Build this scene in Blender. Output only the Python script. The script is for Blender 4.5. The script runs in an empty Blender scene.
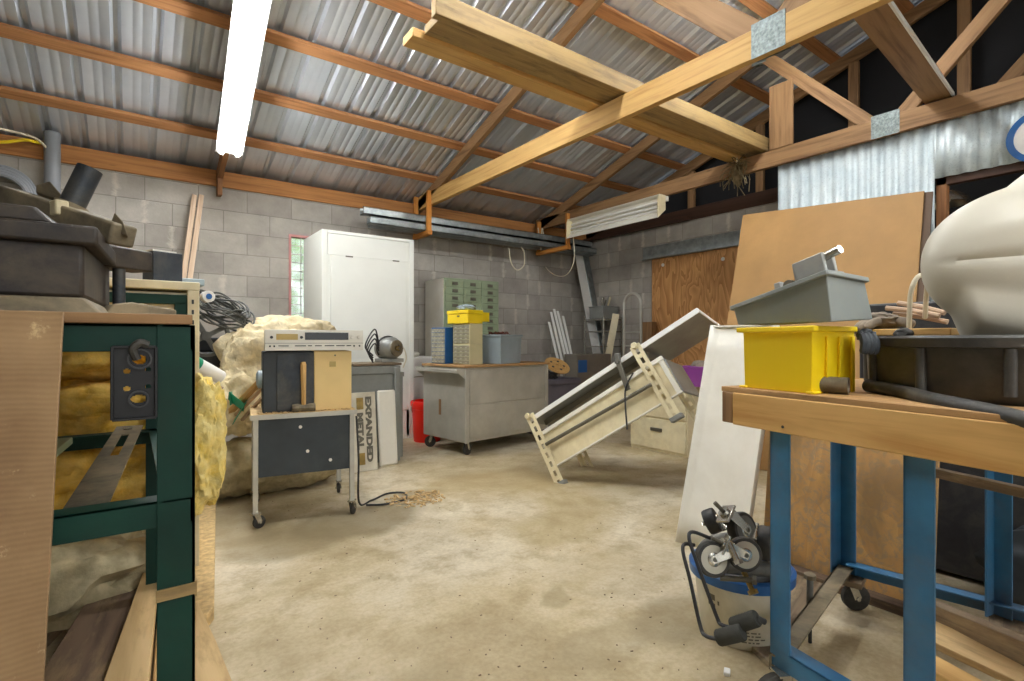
import bpy, bmesh, math, random
from mathutils import Vector as V, Matrix, noise
random.seed(7)
SC = bpy.context.scene
COL = SC.collection
PI = math.pi
CAM = V((0, 0, 1.0)); FOC = 520.0; YAW = math.radians(36.16)
FW = V((math.sin(YAW), math.cos(YAW), 0)); RT = V((math.cos(YAW), -math.sin(YAW), 0)); UP = V((0, 0, 1))
# sight lines of the photograph, used to survey where things stand in the room
def ray(u, v): return FW + RT * ((u - 512) / FOC) + UP * ((340.5 - v) / FOC)
def aT(u, v, t): return CAM + ray(u, v) * t
def aZ(u, v, z): r = ray(u, v); return CAM + r * ((z - 1.0) / r.z)
def aY(u, v, y): r = ray(u, v); return CAM + r * (y / r.y)
def aX(u, v, x): r = ray(u, v); return CAM + r * (x / r.x)
def aP(u, v, p, n): r = ray(u, v); return CAM + r * ((V(p) - CAM).dot(V(n)) / r.dot(V(n)))

# ---------------------------------------------------------------- materials
def lin(c):
    return tuple(((x / 12.92) if x <= .04045 else ((x + .055) / 1.055) ** 2.4) for x in c) + (1,)
def hx(s): return tuple(int(s[i:i + 2], 16) / 255 for i in (0, 2, 4))
class N:
    def __init__(s, name):
        s.m = bpy.data.materials.new(name); s.m.use_nodes = True
        s.t = s.m.node_tree; s.b = s.t.nodes['Principled BSDF']
    def n(s, typ, ins=None, **kw):
        x = s.t.nodes.new(typ)
        for k, v in kw.items(): setattr(x, k, v)
        for k, v in (ins or {}).items():
            if isinstance(v, bpy.types.NodeSocket): s.t.links.new(v, x.inputs[k])
            else: x.inputs[k].default_value = v
        return x
    def coord(s, kind='Object', sc=(1, 1, 1), rot=(0, 0, 0), loc=(0, 0, 0)):
        c = s.n('ShaderNodeTexCoord')
        return s.n('ShaderNodeMapping', {'Vector': c.outputs[kind], 'Scale': sc, 'Rotation': rot, 'Location': loc}).outputs[0]
    def noise(s, vec, scale=5, detail=5, rough=.55, dist=0):
        return s.n('ShaderNodeTexNoise', {'Vector': vec, 'Scale': scale, 'Detail': detail, 'Roughness': rough, 'Distortion': dist}).outputs[0]
    def ramp(s, fac, stops):
        r = s.n('ShaderNodeValToRGB', {'Fac': fac}); e = r.color_ramp.elements
        while len(e) > 1: e.remove(e[-1])
        e[0].position = stops[0][0]; e[0].color = stops[0][1]
        for p, c in stops[1:]:
            k = e.new(p); k.color = c
        return r.outputs[0]
    def mix(s, fac, a, b, mode='MIX'):
        x = s.n('ShaderNodeMix', data_type='RGBA', blend_type=mode)
        for i, v in ((0, fac), (6, a), (7, b)):
            if isinstance(v, bpy.types.NodeSocket): s.t.links.new(v, x.inputs[i])
            else: x.inputs[i].default_value = v
        return x.outputs[2]
    def math(s, op, a, b=0):
        x = s.n('ShaderNodeMath', operation=op)
        for i, v in ((0, a), (1, b)):
            if isinstance(v, bpy.types.NodeSocket): s.t.links.new(v, x.inputs[i])
            else: x.inputs[i].default_value = v
        return x.outputs[0]
    def bump(s, h, strength=.3, dist=.01):
        b = s.n('ShaderNodeBump', {'Height': h, 'Strength': strength, 'Distance': dist})
        s.t.links.new(b.outputs[0], s.b.inputs['Normal'])
    def set(s, **kw):
        mp = dict(col='Base Color', rough='Roughness', metal='Metallic', trans='Transmission Weight', emit='Emission Color', es='Emission Strength', alpha='Alpha', sss='Subsurface Weight', coat='Coat Weight', spec='Specular IOR Level')
        for k, v in kw.items():
            i = s.b.inputs[mp[k]]
            if isinstance(v, bpy.types.NodeSocket): s.t.links.new(v, i)
            else: i.default_value = v
        return s.m
def plain(name, c, rough=.55, metal=0, var=.12, scale=9, dirt=None, damt=.35, bump=0, stretch=(1, 1, 1), coord='Object'):
    """a painted, moulded or rusty surface: base colour, tonal variation, optional dirt"""
    k = N(name); a = lin(hx(c)); v = k.coord(coord, stretch)
    n1 = k.noise(v, scale, 6)
    lo = tuple(x * (1 - var * 1.6) for x in a[:3]) + (1,); hi = tuple(min(1, x * (1 + var)) for x in a[:3]) + (1,)
    col = k.ramp(n1, [(.25, lo), (.75, hi)])
    if dirt:
        n2 = k.noise(v, scale * .45, 8, .7, .4)
        f = k.ramp(n2, [(.5 - damt * .25, (0, 0, 0, 1)), (.78 - damt * .25, (1, 1, 1, 1))])
        f = k.math('MULTIPLY', f, .3 + damt)
        col = k.mix(f, col, lin(hx(dirt)))
    if bump: k.bump(n1, bump, .01)
    return k.set(col=col, rough=rough, metal=metal)
def wood(name, c, dark, rough=.7, fx=1.5, fy=45, knots=True, dirt=None):
    k = N(name); uv = k.coord('UV')
    m1 = k.n('ShaderNodeMapping', {'Vector': uv, 'Scale': (fx, fy, 1)}).outputs[0]
    g = k.noise(m1, 1, 6, .6, .6)
    m2 = k.n('ShaderNodeMapping', {'Vector': uv, 'Scale': (1.2, 9, 1)}).outputs[0]
    g2 = k.noise(m2, 1, 3, .5, 1.2)
    f = k.math('ADD', k.math('MULTIPLY', g, .62), k.math('MULTIPLY', g2, .38))
    a = lin(hx(c)); d = lin(hx(dark))
    col = k.ramp(f, [(.33, d), (.5, tuple(.7 * a[i] + .3 * d[i] for i in range(3)) + (1,)), (.66, a)])
    if knots:
        m3 = k.n('ShaderNodeMapping', {'Vector': uv, 'Scale': (2.2, 9, 1)}).outputs[0]
        w = k.n('ShaderNodeTexVoronoi', {'Vector': m3, 'Scale': 1.0, 'Randomness': 1.0}).outputs['Distance']
        kf = k.ramp(w, [(.03, (1, 1, 1, 1)), (.09, (0, 0, 0, 1))])
        col = k.mix(k.math('MULTIPLY', kf, .6), col, tuple(x * .35 for x in d[:3]) + (1,))
    if dirt:
        n2 = k.noise(k.n('ShaderNodeMapping', {'Vector': uv, 'Scale': (2, 8, 1)}).outputs[0], 1.6, 8, .7)
        col = k.mix(k.ramp(n2, [(.5, (0, 0, 0, 1)), (.7, (.8, .8, .8, 1))]), col, lin(hx(dirt)))
    k.bump(g, .15, .004)
    return k.set(col=col, rough=rough)
MT = {}
MT['purlin'] = wood('purlin wood', 'C58E5C', '8A5833')
MT['plate'] = wood('plate wood', 'BE8448', '8A5528')
MT['chordY'] = wood('yellow pine', 'D6B06E', 'A67838', fy=30)
MT['chordD'] = wood('brown truss wood', '9C7850', '654828', fy=30)
MT['rafter'] = wood('rafter wood', '9C6B40', '5E3A1E')
MT['benchwood'] = wood('bench pine', 'E6BE7A', 'C0904C', fy=28)
MT['bracket'] = wood('orange bracket wood', 'E09A48', 'B46C26')
MT['stick'] = wood('stick wood', 'CFB59A', '9A7C60', fy=60, knots=False)
MT['oldboard'] = wood('weathered board', 'B09460', '745C36', fy=40, dirt='5E4C34')
MT['ply_edge'] = wood('plywood top', 'C49A66', '8E6A40', fy=60, knots=False, dirt='6E5434')
MT['handle'] = wood('hammer handle', 'D8B070', 'A67A40', fy=120, knots=False)
MT['grey_wood'] = wood('greyed floor board', '8C7A62', '564838', fy=40, dirt='B7A585')
MT['tan_board'] = wood('tan board', 'D3B582', 'A98A58', fy=25, knots=False, dirt='8F7448')
MT['dark_board'] = wood('dark stained board', '7A6450', '43342A', fy=20, knots=False, dirt='A08A66')
MT['galv'] = plain('galvanised steel', 'AEB6B6', .38, .75, .25, 14, dirt='7E8888', damt=.3)
MT['gusset'] = plain('punched gusset plate', '7C8684', .5, .5, .35, 60, bump=.6)
MT['black'] = plain('black plastic', '26272A', .45, 0, .2, 20, dirt='55524A', damt=.2)
MT['blackdust'] = plain('dusty black iron', '262120', .55, .1, .3, 12, dirt='75674F', damt=.12, bump=.2)
MT['dustgrey'] = plain('dusty iron', '5A5344', .7, .1, .3, 10, dirt='A89878', damt=.45, bump=.2)
MT['ironblue'] = plain('blue black iron', '353B42', .5, .3, .3, 15, dirt='77705F', damt=.2)
MT['green'] = plain('dark green paint', '0A352B', .55, 0, .25, 6, dirt='24281C', damt=.15)
MT['green'].node_tree.nodes['Principled BSDF'].inputs['Specular IOR Level'].default_value = .25
MT['blue'] = plain('blue paint', '3474A0', .5, 0, .25, 7, dirt='6A5A40', damt=.22)
MT['blue_trim'] = plain('blue lacquer', '1E5C9C', .4, 0, .1)
MT['cream'] = plain('cream enamel', 'E4D9B4', .45, 0, .1, 8, dirt='B29A64', damt=.25)
MT['creamw'] = plain('off white enamel', 'E9E6DA', .42, 0, .06, 4, dirt='C8BFA6', damt=.15)
MT['white'] = plain('white paint', 'F0EFEA', .4, 0, .04, 3)
MT['cabwhite'] = plain('cabinet white', 'EEF0E8', .45, 0, .04, 2)
MT['greypaint'] = plain('grey enamel', '8F928E', .4, .2, .12, 6, dirt='6E6C60', damt=.2)
MT['steel'] = plain('brushed steel', 'BDBBB0', .42, .3, .12, 5, dirt='958E7A', damt=.2)
MT['darkpanel'] = plain('charcoal panel', '2F373C', .5, 0, .2, 6, dirt='55584F', damt=.15)
MT['charcoal'] = plain('charcoal speaker', '343A3F', .6, 0, .15, 8)
MT['tanveneer'] = plain('tan veneer', 'E8CB8C', .5, 0, .06, 5)
MT['silver'] = plain('silver plastic', 'D6D2C6', .35, .25, .05, 5)
MT['dark'] = plain('black glass', '20201E', .2, 0, .1, 5)
MT['amber'] = plain('amber panel', 'B9A05E', .4)
MT['sage'] = plain('sage green enamel', '8C9A7C', .45, .05, .1, 5, dirt='77806A', damt=.15)
MT['yellow'] = plain('yellow plastic', 'FFDC1C', .4, 0, .04, 4, dirt='E8C020', damt=.1)
MT['red'] = plain('red plastic', 'F2200E', .4, 0, .05, 4)
MT['bluegrey'] = plain('blue grey plastic', '9FB0BA', .45, 0, .1, 5)
MT['greybin'] = plain('grey bin plastic', '8A9290', .45, 0, .08, 6, dirt='A39C88', damt=.2)
MT['totegrey'] = plain('violet grey plastic', '6E6A74', .5, 0, .1, 5)
MT['purple'] = plain('purple plastic', '8E3F96', .45, 0, .1, 5)
MT['rubber'] = plain('dark rubber', '2B2B2A', .6, 0, .25, 18, dirt='6A6458', damt=.25)
MT['greyrub'] = plain('grey rubber', '6B6B66', .6, 0, .15, 18)
MT['chrome'] = plain('dull chrome', 'C9C6BC', .25, .9, .1, 20)
MT['brass'] = plain('tarnished brass', 'A08850', .35, .8, .2, 20)
MT['tankw'] = plain('white polyethylene', 'C9C4B3', .45, 0, .05, 2, dirt='D8CDA4', damt=.2)
MT['pail'] = plain('dirty white pail', 'DDD8C6', .5, 0, .1, 5, dirt='9A8C6C', damt=.4)
MT['cord'] = plain('cream cord', 'DCD3B8', .6)
MT['cardboard'] = plain('carton', '7C7262', .8, 0, .12, 6, dirt='4E5058', damt=.2)
MT['foam'] = plain('black foam', '35352F', .85, 0, .2, 30, bump=.3)
MT['teal'] = plain('green translucent plastic', '1F9C78', .3, 0, .12, 8)
MT['hinge'] = plain('hinge steel', '6E6A5E', .4, .6)
MT['leafpot'] = plain('twine', '7A6C4E', .9, 0, .3, 30)
MT['mortar_white'] = plain('white tag', 'EFECE4', .6)
MT['glove'] = plain('grey work glove', '8C8070', .9, 0, .2, 25, bump=.4)
MT['gravel'] = plain('rusty hardware', '8E5A4C', .7, .2, .35, 50, bump=.4)
MT['hosegrey'] = plain('grey plastic pipe', '8A8E92', .5, 0, .08, 5)
MT['cable'] = plain('dusty black cable', '3A3C38', .5, 0, .25, 20, dirt='8E8C80', damt=.25)
MT['coolgrey'] = plain('grey cast metal', '9A9C98', .45, .4, .15, 12, dirt='B8B09A', damt=.3)
MT['frame_red'] = plain('pink red window frame', 'C98A86', .6, 0, .15, 8)
MT['darkwood_and_shade'] = wood('dark wood and eave shadow', '4A2E1C', '2A1A10', knots=False)  # dark brown wood; on the eave board it also stands for gap shadow
MT['insul'] = plain('yellow fibreglass', 'E2C45C', .95, 0, .3, 22, dirt='F4E6A8', damt=.5, bump=1.0)
MT['insul_gold'] = plain('golden fibreglass', 'D6A838', .95, 0, .35, 20, dirt='EBCB78', damt=.4, bump=1.0)
MT['insul_tan'] = plain('dusty tan fibreglass', 'E9DBB6', .95, 0, .22, 20, dirt='C2AA74', damt=.3, bump=.9)
MT['kraft'] = plain('wrinkled facing', 'C9BC96', .6, .1, .3, 16, dirt='8C7E5A', damt=.3, bump=.9)

def m_tube():
    k = N('lit fluorescent tube'); return k.set(col=(1, 1, 1, 1), emit=(.97, .985, 1, 1), es=LAMP_E)
def m_block():
    k = N('grey concrete block'); c = k.n('ShaderNodeTexCoord').outputs['Object']
    sx = k.n('ShaderNodeSeparateXYZ', {0: c})
    run = k.math('ADD', sx.outputs[0], sx.outputs[1])
    v = k.n('ShaderNodeCombineXYZ', {0: run, 1: sx.outputs[2], 2: 0.0}).outputs[0]
    br = k.n('ShaderNodeTexBrick', {'Vector': v, 'Scale': 1.0, 'Mortar Size': .0045, 'Mortar Smooth': .25, 'Bias': 0.0, 'Brick Width': .4064, 'Row Height': .2032,
                                   'Color1': lin(hx('A6A097')), 'Color2': lin(hx('BBB6AC')), 'Mortar': lin(hx('98938A'))}, offset=.5)
    n1 = k.noise(v, 3.2, 8, .65); n2 = k.noise(v, 45, 4, .7)
    col = k.mix(.6, br.outputs[0], k.ramp(n1, [(.32, (.55, .54, .53, 1)), (.62, (1, .99, .97, 1))]), 'MULTIPLY')
    # mortar smears hanging at some of the upright joints
    row = k.math('FLOOR', k.math('DIVIDE', sx.outputs[2], .2032))
    xs = k.math('ADD', k.math('DIVIDE', run, .4064), k.math('MULTIPLY', k.math('MODULO', row, 2.0), .5))
    idx = k.math('FLOOR', k.math('ADD', xs, .5))
    dj = k.math('ABSOLUTE', k.math('SUBTRACT', k.math('ADD', xs, .5), k.math('ADD', idx, .5)))
    wn = k.n('ShaderNodeTexWhiteNoise', {'Vector': k.n('ShaderNodeCombineXYZ', {0: idx, 1: row, 2: 0.0}).outputs[0]}).outputs[0]
    n3 = k.noise(v, 9, 8, .75, .6)
    e = k.math('ADD', dj, k.math('MULTIPLY', n3, .42))
    f = k.math('MULTIPLY', k.ramp(e, [(.20, (1, 1, 1, 1)), (.29, (0, 0, 0, 1))]), k.math('GREATER_THAN', wn, .58))
    col = k.mix(k.math('MULTIPLY', f, .65), col, lin(hx('D4CCBE')))
    h = k.math('ADD', k.math('MULTIPLY', br.outputs[1], -1.0), k.math('MULTIPLY', n2, .35))
    k.bump(h, .55, .008)
    return k.set(col=col, rough=.9)
def m_floor():
    k = N('stained concrete'); c = k.coord('Object')
    n1 = k.noise(c, 1.1, 9, .62, .3); n2 = k.noise(c, 6, 9, .7); n3 = k.noise(c, 60, 4, .6)
    col = k.ramp(n1, [(.3, lin(hx('A08F6C'))), (.46, lin(hx('BDAE8C'))), (.6, lin(hx('D6CCB4'))), (.72, lin(hx('B5A682')))])
    col = k.mix(k.ramp(n2, [(.47, (0, 0, 0, 1)), (.66, (.7, .7, .7, 1))]), col, lin(hx('9C8A64')))
    col = k.mix(.35, col, k.ramp(n3, [(.35, (.6, .57, .5, 1)), (.6, (1, 1, 1, 1))]), 'MULTIPLY')
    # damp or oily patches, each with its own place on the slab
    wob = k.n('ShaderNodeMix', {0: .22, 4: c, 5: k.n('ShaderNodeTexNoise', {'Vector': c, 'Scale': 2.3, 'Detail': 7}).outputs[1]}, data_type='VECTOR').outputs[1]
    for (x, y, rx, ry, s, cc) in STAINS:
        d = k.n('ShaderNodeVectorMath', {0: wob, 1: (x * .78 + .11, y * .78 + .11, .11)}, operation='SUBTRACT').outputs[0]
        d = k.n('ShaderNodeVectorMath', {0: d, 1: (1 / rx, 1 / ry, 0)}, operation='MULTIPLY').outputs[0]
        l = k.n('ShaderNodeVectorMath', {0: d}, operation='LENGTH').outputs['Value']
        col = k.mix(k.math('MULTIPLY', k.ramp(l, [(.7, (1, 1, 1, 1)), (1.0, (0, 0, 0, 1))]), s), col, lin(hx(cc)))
    k.bump(k.math('ADD', n2, k.math('MULTIPLY', n3, .4)), .12, .01)
    return k.set(col=col, rough=k.ramp(n1, [(.3, (.75,) * 3 + (1,)), (.7, (.5,) * 3 + (1,))]))
def m_roof():
    k = N('galvanised roofing'); c = k.coord('Object', (1, .6, 1))
    n1 = k.noise(c, 3, 6, .6); n2 = k.noise(k.coord('Object', (12, .4, 1)), 2, 4)
    col = k.ramp(n1, [(.3, lin(hx('CBD3DE'))), (.7, lin(hx('E2E9F2')))])
    return k.set(col=col, rough=k.ramp(n2, [(.3, (.30,) * 3 + (1,)), (.7, (.36,) * 3 + (1,))]), metal=.6)
def m_corr():
    k = N('weathered corrugated sheet'); c = k.coord('Object')
    n1 = k.noise(c, 5, 8, .7); n2 = k.noise(c, 90, 3, .6)
    col = k.ramp(n1, [(.3, lin(hx('BCCBD0'))), (.7, lin(hx('DCE5E6')))])
    col = k.mix(k.ramp(n2, [(.55, (0, 0, 0, 1)), (.7, (.4, .4, .4, 1))]), col, lin(hx('7F8C92')))
    r = k.noise(c, 3.4, 9, .75)
    col = k.mix(k.ramp(r, [(.66, (0, 0, 0, 1)), (.72, (.8, .8, .8, 1))]), col, lin(hx('A8703C')))
    return k.set(col=col, rough=.5, metal=.25)
def m_ply(name, a, b, sx, sy, dist=2.2, rough=.7, ink=None):
    """rotary-cut plywood: nested cathedral grain"""
    k = N(name); uv = k.coord('UV')
    m1 = k.n('ShaderNodeMapping', {'Vector': uv, 'Scale': (sx, sy, 1)}).outputs[0]
    n = k.noise(m1, 1, 3, .5, .6)
    r = k.math('FRACT', k.math('MULTIPLY', n, 14.0))
    fine = k.noise(k.n('ShaderNodeMapping', {'Vector': uv, 'Scale': (4, 140, 1)}).outputs[0], 1, 3)
    f = k.math('ADD', k.math('MULTIPLY', r, .7), k.math('MULTIPLY', fine, .3))
    col = k.ramp(f, [(.2, lin(hx(a))), (.85, lin(hx(b)))])
    if ink:
        q = k.noise(k.n('ShaderNodeMapping', {'Vector': uv, 'Scale': (9, 9, 1)}).outputs[0], 2.4, 7, .7, 1.5)
        col = k.mix(k.ramp(q, [(.47, (0, 0, 0, 1)), (.6, (.6, .6, .6, 1))]), col, lin(hx(ink)))
        q2 = k.noise(k.n('ShaderNodeMapping', {'Vector': uv, 'Scale': (1.2, 2.6, 1)}).outputs[0], 1.3, 4, .6, .5)
        col = k.mix(k.ramp(q2, [(.48, (0, 0, 0, 1)), (.6, (.75, .75, .75, 1))]), col, lin(hx('8A6E48')))
    return k.set(col=col, rough=rough)
def m_ribbed():
    k = N('ribbed dusty panel'); uv = k.coord('UV')
    n0 = k.noise(k.n('ShaderNodeMapping', {'Vector': uv, 'Scale': (3, 3, 1)}).outputs[0], 2, 6)
    sx = k.n('ShaderNodeSeparateXYZ', {0: uv})
    w = k.math('SINE', k.math('ADD', k.math('MULTIPLY', sx.outputs[0], 700.0), k.math('MULTIPLY', n0, 22.0)))
    col = k.ramp(k.math('ADD', k.math('MULTIPLY', w, .04), n0), [(.25, lin(hx('74583A'))), (.7, lin(hx('A0835E')))])
    n2 = k.noise(k.n('ShaderNodeMapping', {'Vector': uv, 'Scale': (9, 9, 1)}).outputs[0], 2, 8, .75)
    col = k.mix(k.ramp(n2, [(.6, (0, 0, 0, 1)), (.68, (.7, .7, .7, 1))]), col, lin(hx('D6BE92')))
    k.bump(n2, .2, .004)
    return k.set(col=col, rough=.85)
def m_glass():
    k = N('patterned window glass'); c = k.coord('Object')
    b = k.n('ShaderNodeTexBrick', {'Vector': k.n('ShaderNodeMapping', {'Vector': c, 'Rotation': (PI / 2, 0, 0)}).outputs[0], 'Scale': 1, 'Brick Width': .05, 'Row Height': .05, 'Mortar Size': .004}, offset=0.0)
    k.bump(b.outputs[1], .6, .01)
    return k.set(col=(.95, 1, .95, 1), rough=.15, trans=1.0)
def m_leaf():
    k = N('garden leaves'); n = k.noise(k.coord('Object'), 14, 5)
    return k.set(col=k.ramp(n, [(.3, lin(hx('3E7A22'))), (.7, lin(hx('9CCB5A')))]), rough=.6)
def m_dim(name, c):
    return plain(name, c, .9, 0, .15, 4)

# ---------------------------------------------------------------- mesh building
class MB:
    def __init__(s): s.bm = bmesh.new(); s.uv = s.bm.loops.layers.uv.new('UVMap')
    def face(s, vs, uvs=None, smooth=False):
        try: f = s.bm.faces.new(vs)
        except ValueError: return None
        f.smooth = smooth
        if uvs:
            for l, q in zip(f.loops, uvs): l[s.uv].uv = q
        return f
    def quad(s, p, ou=0, ov=0):
        vs = [s.bm.verts.new(x) for x in p]
        a = (V(p[1]) - V(p[0])).length; b = (V(p[3]) - V(p[0])).length
        u = [(0, 0), (a, 0), (a, b), (0, b)] if a >= b else [(0, 0), (0, a), (b, a), (b, 0)]
        s.face(vs, [(x + ou, y + ov) for x, y in u])
    def obox(s, o, ex, ey, ez):
        """box from a corner and three edge vectors"""
        o, ex, ey, ez = V(o), V(ex), V(ey), V(ez)
        if ex.cross(ey).dot(ez) < 0: ex, ey = ey, ex
        c = [o, o + ex, o + ex + ey, o + ey, o + ez, o + ex + ez, o + ex + ey + ez, o + ey + ez]
        vs = [s.bm.verts.new(x) for x in c]
        ou, ov = random.random() * 20, random.random() * 20
        for i, q in enumerate(((0, 3, 2, 1), (4, 5, 6, 7), (0, 1, 5, 4), (2, 3, 7, 6), (1, 2, 6, 5), (3, 0, 4, 7))):
            a = (c[q[1]] - c[q[0]]).length; b = (c[q[3]] - c[q[0]]).length
            u = [(0, 0), (a, 0), (a, b), (0, b)] if a >= b else [(0, 0), (0, a), (b, a), (b, 0)]
            s.face([vs[k] for k in q], [(x + ou + i * .31, y + ov + i * .37) for x, y in u])
        return s
    def box(s, c, size, rz=0, M=None):
        R = M if M is not None else Matrix.Rotation(rz, 3, 'Z')
        ex, ey, ez = R @ V((size[0], 0, 0)), R @ V((0, size[1], 0)), R @ V((0, 0, size[2]))
        return s.obox(V(c) - (ex + ey + ez) / 2, ex, ey, ez)
    def bar(s, p, q, w, h, up=(0, 0, 1)):
        """bar along p-q; w sideways, h along up"""
        p, q = V(p), V(q); d = q - p; x = d.cross(V(up))
        if x.length < 1e-6: x = d.cross(V((1, 0, 0)))
        x.normalize(); y = x.cross(d).normalized()
        return s.obox(p - x * w / 2 - y * h / 2, d, x * w, y * h)
    def angle(s, p, q, a, b, th=.004):
        """L-shaped angle iron: legs along vectors a and b from the heel line p-q"""
        p, q, a, b = V(p), V(q), V(a), V(b)
        s.obox(p, q - p, a, b.normalized() * th); s.obox(p, q - p, b, a.normalized() * th); return s
    def tube(s, pts, r, n=10, closed=False, caps=True):
        pts = [V(p) for p in pts]; m = len(pts)
        rs = r if isinstance(r, (list, tuple)) else [r] * m
        tan = []
        for i in range(m):
            a = pts[(i - 1) % m] if (closed or i > 0) else pts[i]
            b = pts[(i + 1) % m] if (closed or i < m - 1) else pts[i]
            tan.append((b - a).normalized())
        x = tan[0].orthogonal().normalized(); rings = []; L = 0
        for i in range(m):
            if i: L += (pts[i] - pts[i - 1]).length
            x = (x - tan[i] * x.dot(tan[i]))
            x = x.normalized() if x.length > 1e-6 else tan[i].orthogonal().normalized()
            y = tan[i].cross(x)
            rings.append([s.bm.verts.new(pts[i] + (x * math.cos(2 * PI * j / n) + y * math.sin(2 * PI * j / n)) * rs[i]) for j in range(n)])
        for i in range(m if closed else m - 1):
            A, B = rings[i], rings[(i + 1) % m]; l = (pts[(i + 1) % m] - pts[i]).length
            for j in range(n):
                k = (j + 1) % n; w = 2 * PI * rs[i] / n
                s.face([A[j], A[k], B[k], B[j]], [(i * l, j * w), (i * l, j * w + w), (i * l + l, j * w + w), (i * l + l, j * w)], True)
        if caps and not closed:
            s.face(rings[0][::-1]); s.face(rings[-1])
        return s
    def cyl(s, p, q, r, r2=None, n=24): return s.tube([p, q], [r, r if r2 is None else r2], n)
    def lathe(s, prof, o, axis=(0, 0, 1), n=36):
        o, az = V(o), V(axis).normalized(); ax = az.orthogonal().normalized(); ay = az.cross(ax)
        rings = []
        for r, z in prof:
            if r < 1e-6: rings.append([s.bm.verts.new(o + az * z)])
            else: rings.append([s.bm.verts.new(o + az * z + (ax * math.cos(2 * PI * j / n) + ay * math.sin(2 * PI * j / n)) * r) for j in range(n)])
        for A, B in zip(rings, rings[1:]):
            for j in range(n):
                k = (j + 1) % n
                if len(A) == 1 and len(B) == 1: continue
                if len(A) == 1: s.face([A[0], B[k], B[j]][::-1], None, True)
                elif len(B) == 1: s.face([A[j], A[k], B[0]], None, True)
                else: s.face([A[j], A[k], B[k], B[j]], [(j * .05, 0), (k * .05, 0), (k * .05, .1), (j * .05, .1)], True)
        return s
    def prism(s, poly, o, ex, ey, ez):
        """polygon in the ex/ey plane pushed along ez"""
        o, ex, ey, ez = V(o), V(ex), V(ey), V(ez)
        A = [s.bm.verts.new(o + ex * x + ey * y) for x, y in poly]; B = [s.bm.verts.new(v.co + ez) for v in A]
        n = len(A)
        s.face(A[::-1], [(x, y) for x, y in poly][::-1]); s.face(B, [(x, y) for x, y in poly])
        for i in range(n):
            k = (i + 1) % n; l = (A[k].co - A[i].co).length
            s.face([A[i], A[k], B[k], B[i]], [(0, 0), (l, 0), (l, ez.length), (0, ez.length)])
        return s
    def hull_box(s, bot, top):
        """box between two matching quads (a tapered bin or block)"""
        A = [s.bm.verts.new(V(p)) for p in bot]; B = [s.bm.verts.new(V(p)) for p in top]
        s.face(A[::-1]); s.face(B)
        for i in range(len(A)):
            k = (i + 1) % len(A); l = (A[k].co - A[i].co).length; h = (B[i].co - A[i].co).length
            s.face([A[i], A[k], B[k], B[i]], [(0, 0), (l, 0), (l, h), (0, h)])
        return s
    def lump(s, c, size, seed=0, amp=.12, freq=3, sub=4, M=None, power=1.0, amp2=.04):
        r = bmesh.ops.create_icosphere(s.bm, subdivisions=sub, radius=1)
        for v in r['verts']:
            p = v.co.copy()
            p = V([math.copysign(abs(x) ** power, x) for x in p])
            q = V((p.x + seed * 3.1, p.y - seed * 1.7, p.z + seed))
            k = 1 + amp * noise.noise(q * freq) + amp2 * noise.noise(q * freq * 4) + amp2 * .45 * noise.noise(q * freq * 11)
            p = V((p.x * size[0], p.y * size[1], p.z * size[2])) / 2 * k
            v.co = (M @ p if M is not None else p) + V(c)
        for f in s.bm.faces: f.smooth = True
        return s
    def grid(s, fn, nu, nv, smooth=True):
        g = [[s.bm.verts.new(fn(i / nu, j / nv)) for j in range(nv + 1)] for i in range(nu + 1)]
        for i in range(nu):
            for j in range(nv):
                s.face([g[i][j], g[i + 1][j], g[i + 1][j + 1], g[i][j + 1]], [(i / nu, j / nv), ((i + 1) / nu, j / nv), ((i + 1) / nu, (j + 1) / nv), (i / nu, (j + 1) / nv)], smooth)
        return s
    def build(s, name, mat, parent=None, bevel=0, label=None, origin=None, solid=0):
        bmesh.ops.recalc_face_normals(s.bm, faces=s.bm.faces[:])
        base = V((0, 0, 0))
        if parent is not None: base = WLOC[parent.name]
        elif origin is not None: base = V(origin)
        else:
            z0 = min(v.co.z for v in s.bm.verts); n = len(s.bm.verts)
            base = V((sum(v.co.x for v in s.bm.verts) / n, sum(v.co.y for v in s.bm.verts) / n, z0))
        for v in s.bm.verts: v.co -= base
        me = bpy.data.meshes.new(name); s.bm.to_mesh(me); s.bm.free()
        try: me.set_sharp_from_angle(angle=math.radians(38))
        except Exception: pass
        me.materials.append(MT[mat] if isinstance(mat, str) else mat)
        o = bpy.data.objects.new(name, me); COL.objects.link(o)
        if parent is not None:
            o.parent = parent; WLOC[o.name] = base.copy()
        else: o.location = base; WLOC[o.name] = base.copy()
        if solid:
            md = o.modifiers.new('wall thickness', 'SOLIDIFY'); md.thickness = solid; md.offset = 0
        if bevel:
            md = o.modifiers.new('soft edges', 'BEVEL'); md.width = bevel; md.segments = 2; md.limit_method = 'ANGLE'; md.angle_limit = math.radians(40)
        if label: o['label'] = label
        return o
WLOC = {}
def thing(name, label, cat, loc, group=None):
    o = bpy.data.objects.new(name, None); COL.objects.link(o); o.location = V(loc); o.empty_display_size = .1
    o['label'] = label; o['category'] = cat
    if group: o['group'] = group
    WLOC[o.name] = V(loc)
    return o
def tag(o, label, cat, group=None, kind=None):
    o['label'] = label; o['category'] = cat
    if group: o['group'] = group
    if kind: o['kind'] = kind
    return o
def struct(name, mb, mat, parent=None, bevel=0):
    o = mb.build(name, mat, parent, bevel, origin=(0, 0, 0) if parent is None else None)
    if parent is None: o['kind'] = 'structure'
    return o
def arc(c, r, a0, a1, ex, ey, n=16):
    c, ex, ey = V(c), V(ex), V(ey)
    return [c + ex * (r * math.cos(a0 + (a1 - a0) * i / n)) + ey * (r * math.sin(a0 + (a1 - a0) * i / n)) for i in range(n + 1)]
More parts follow.
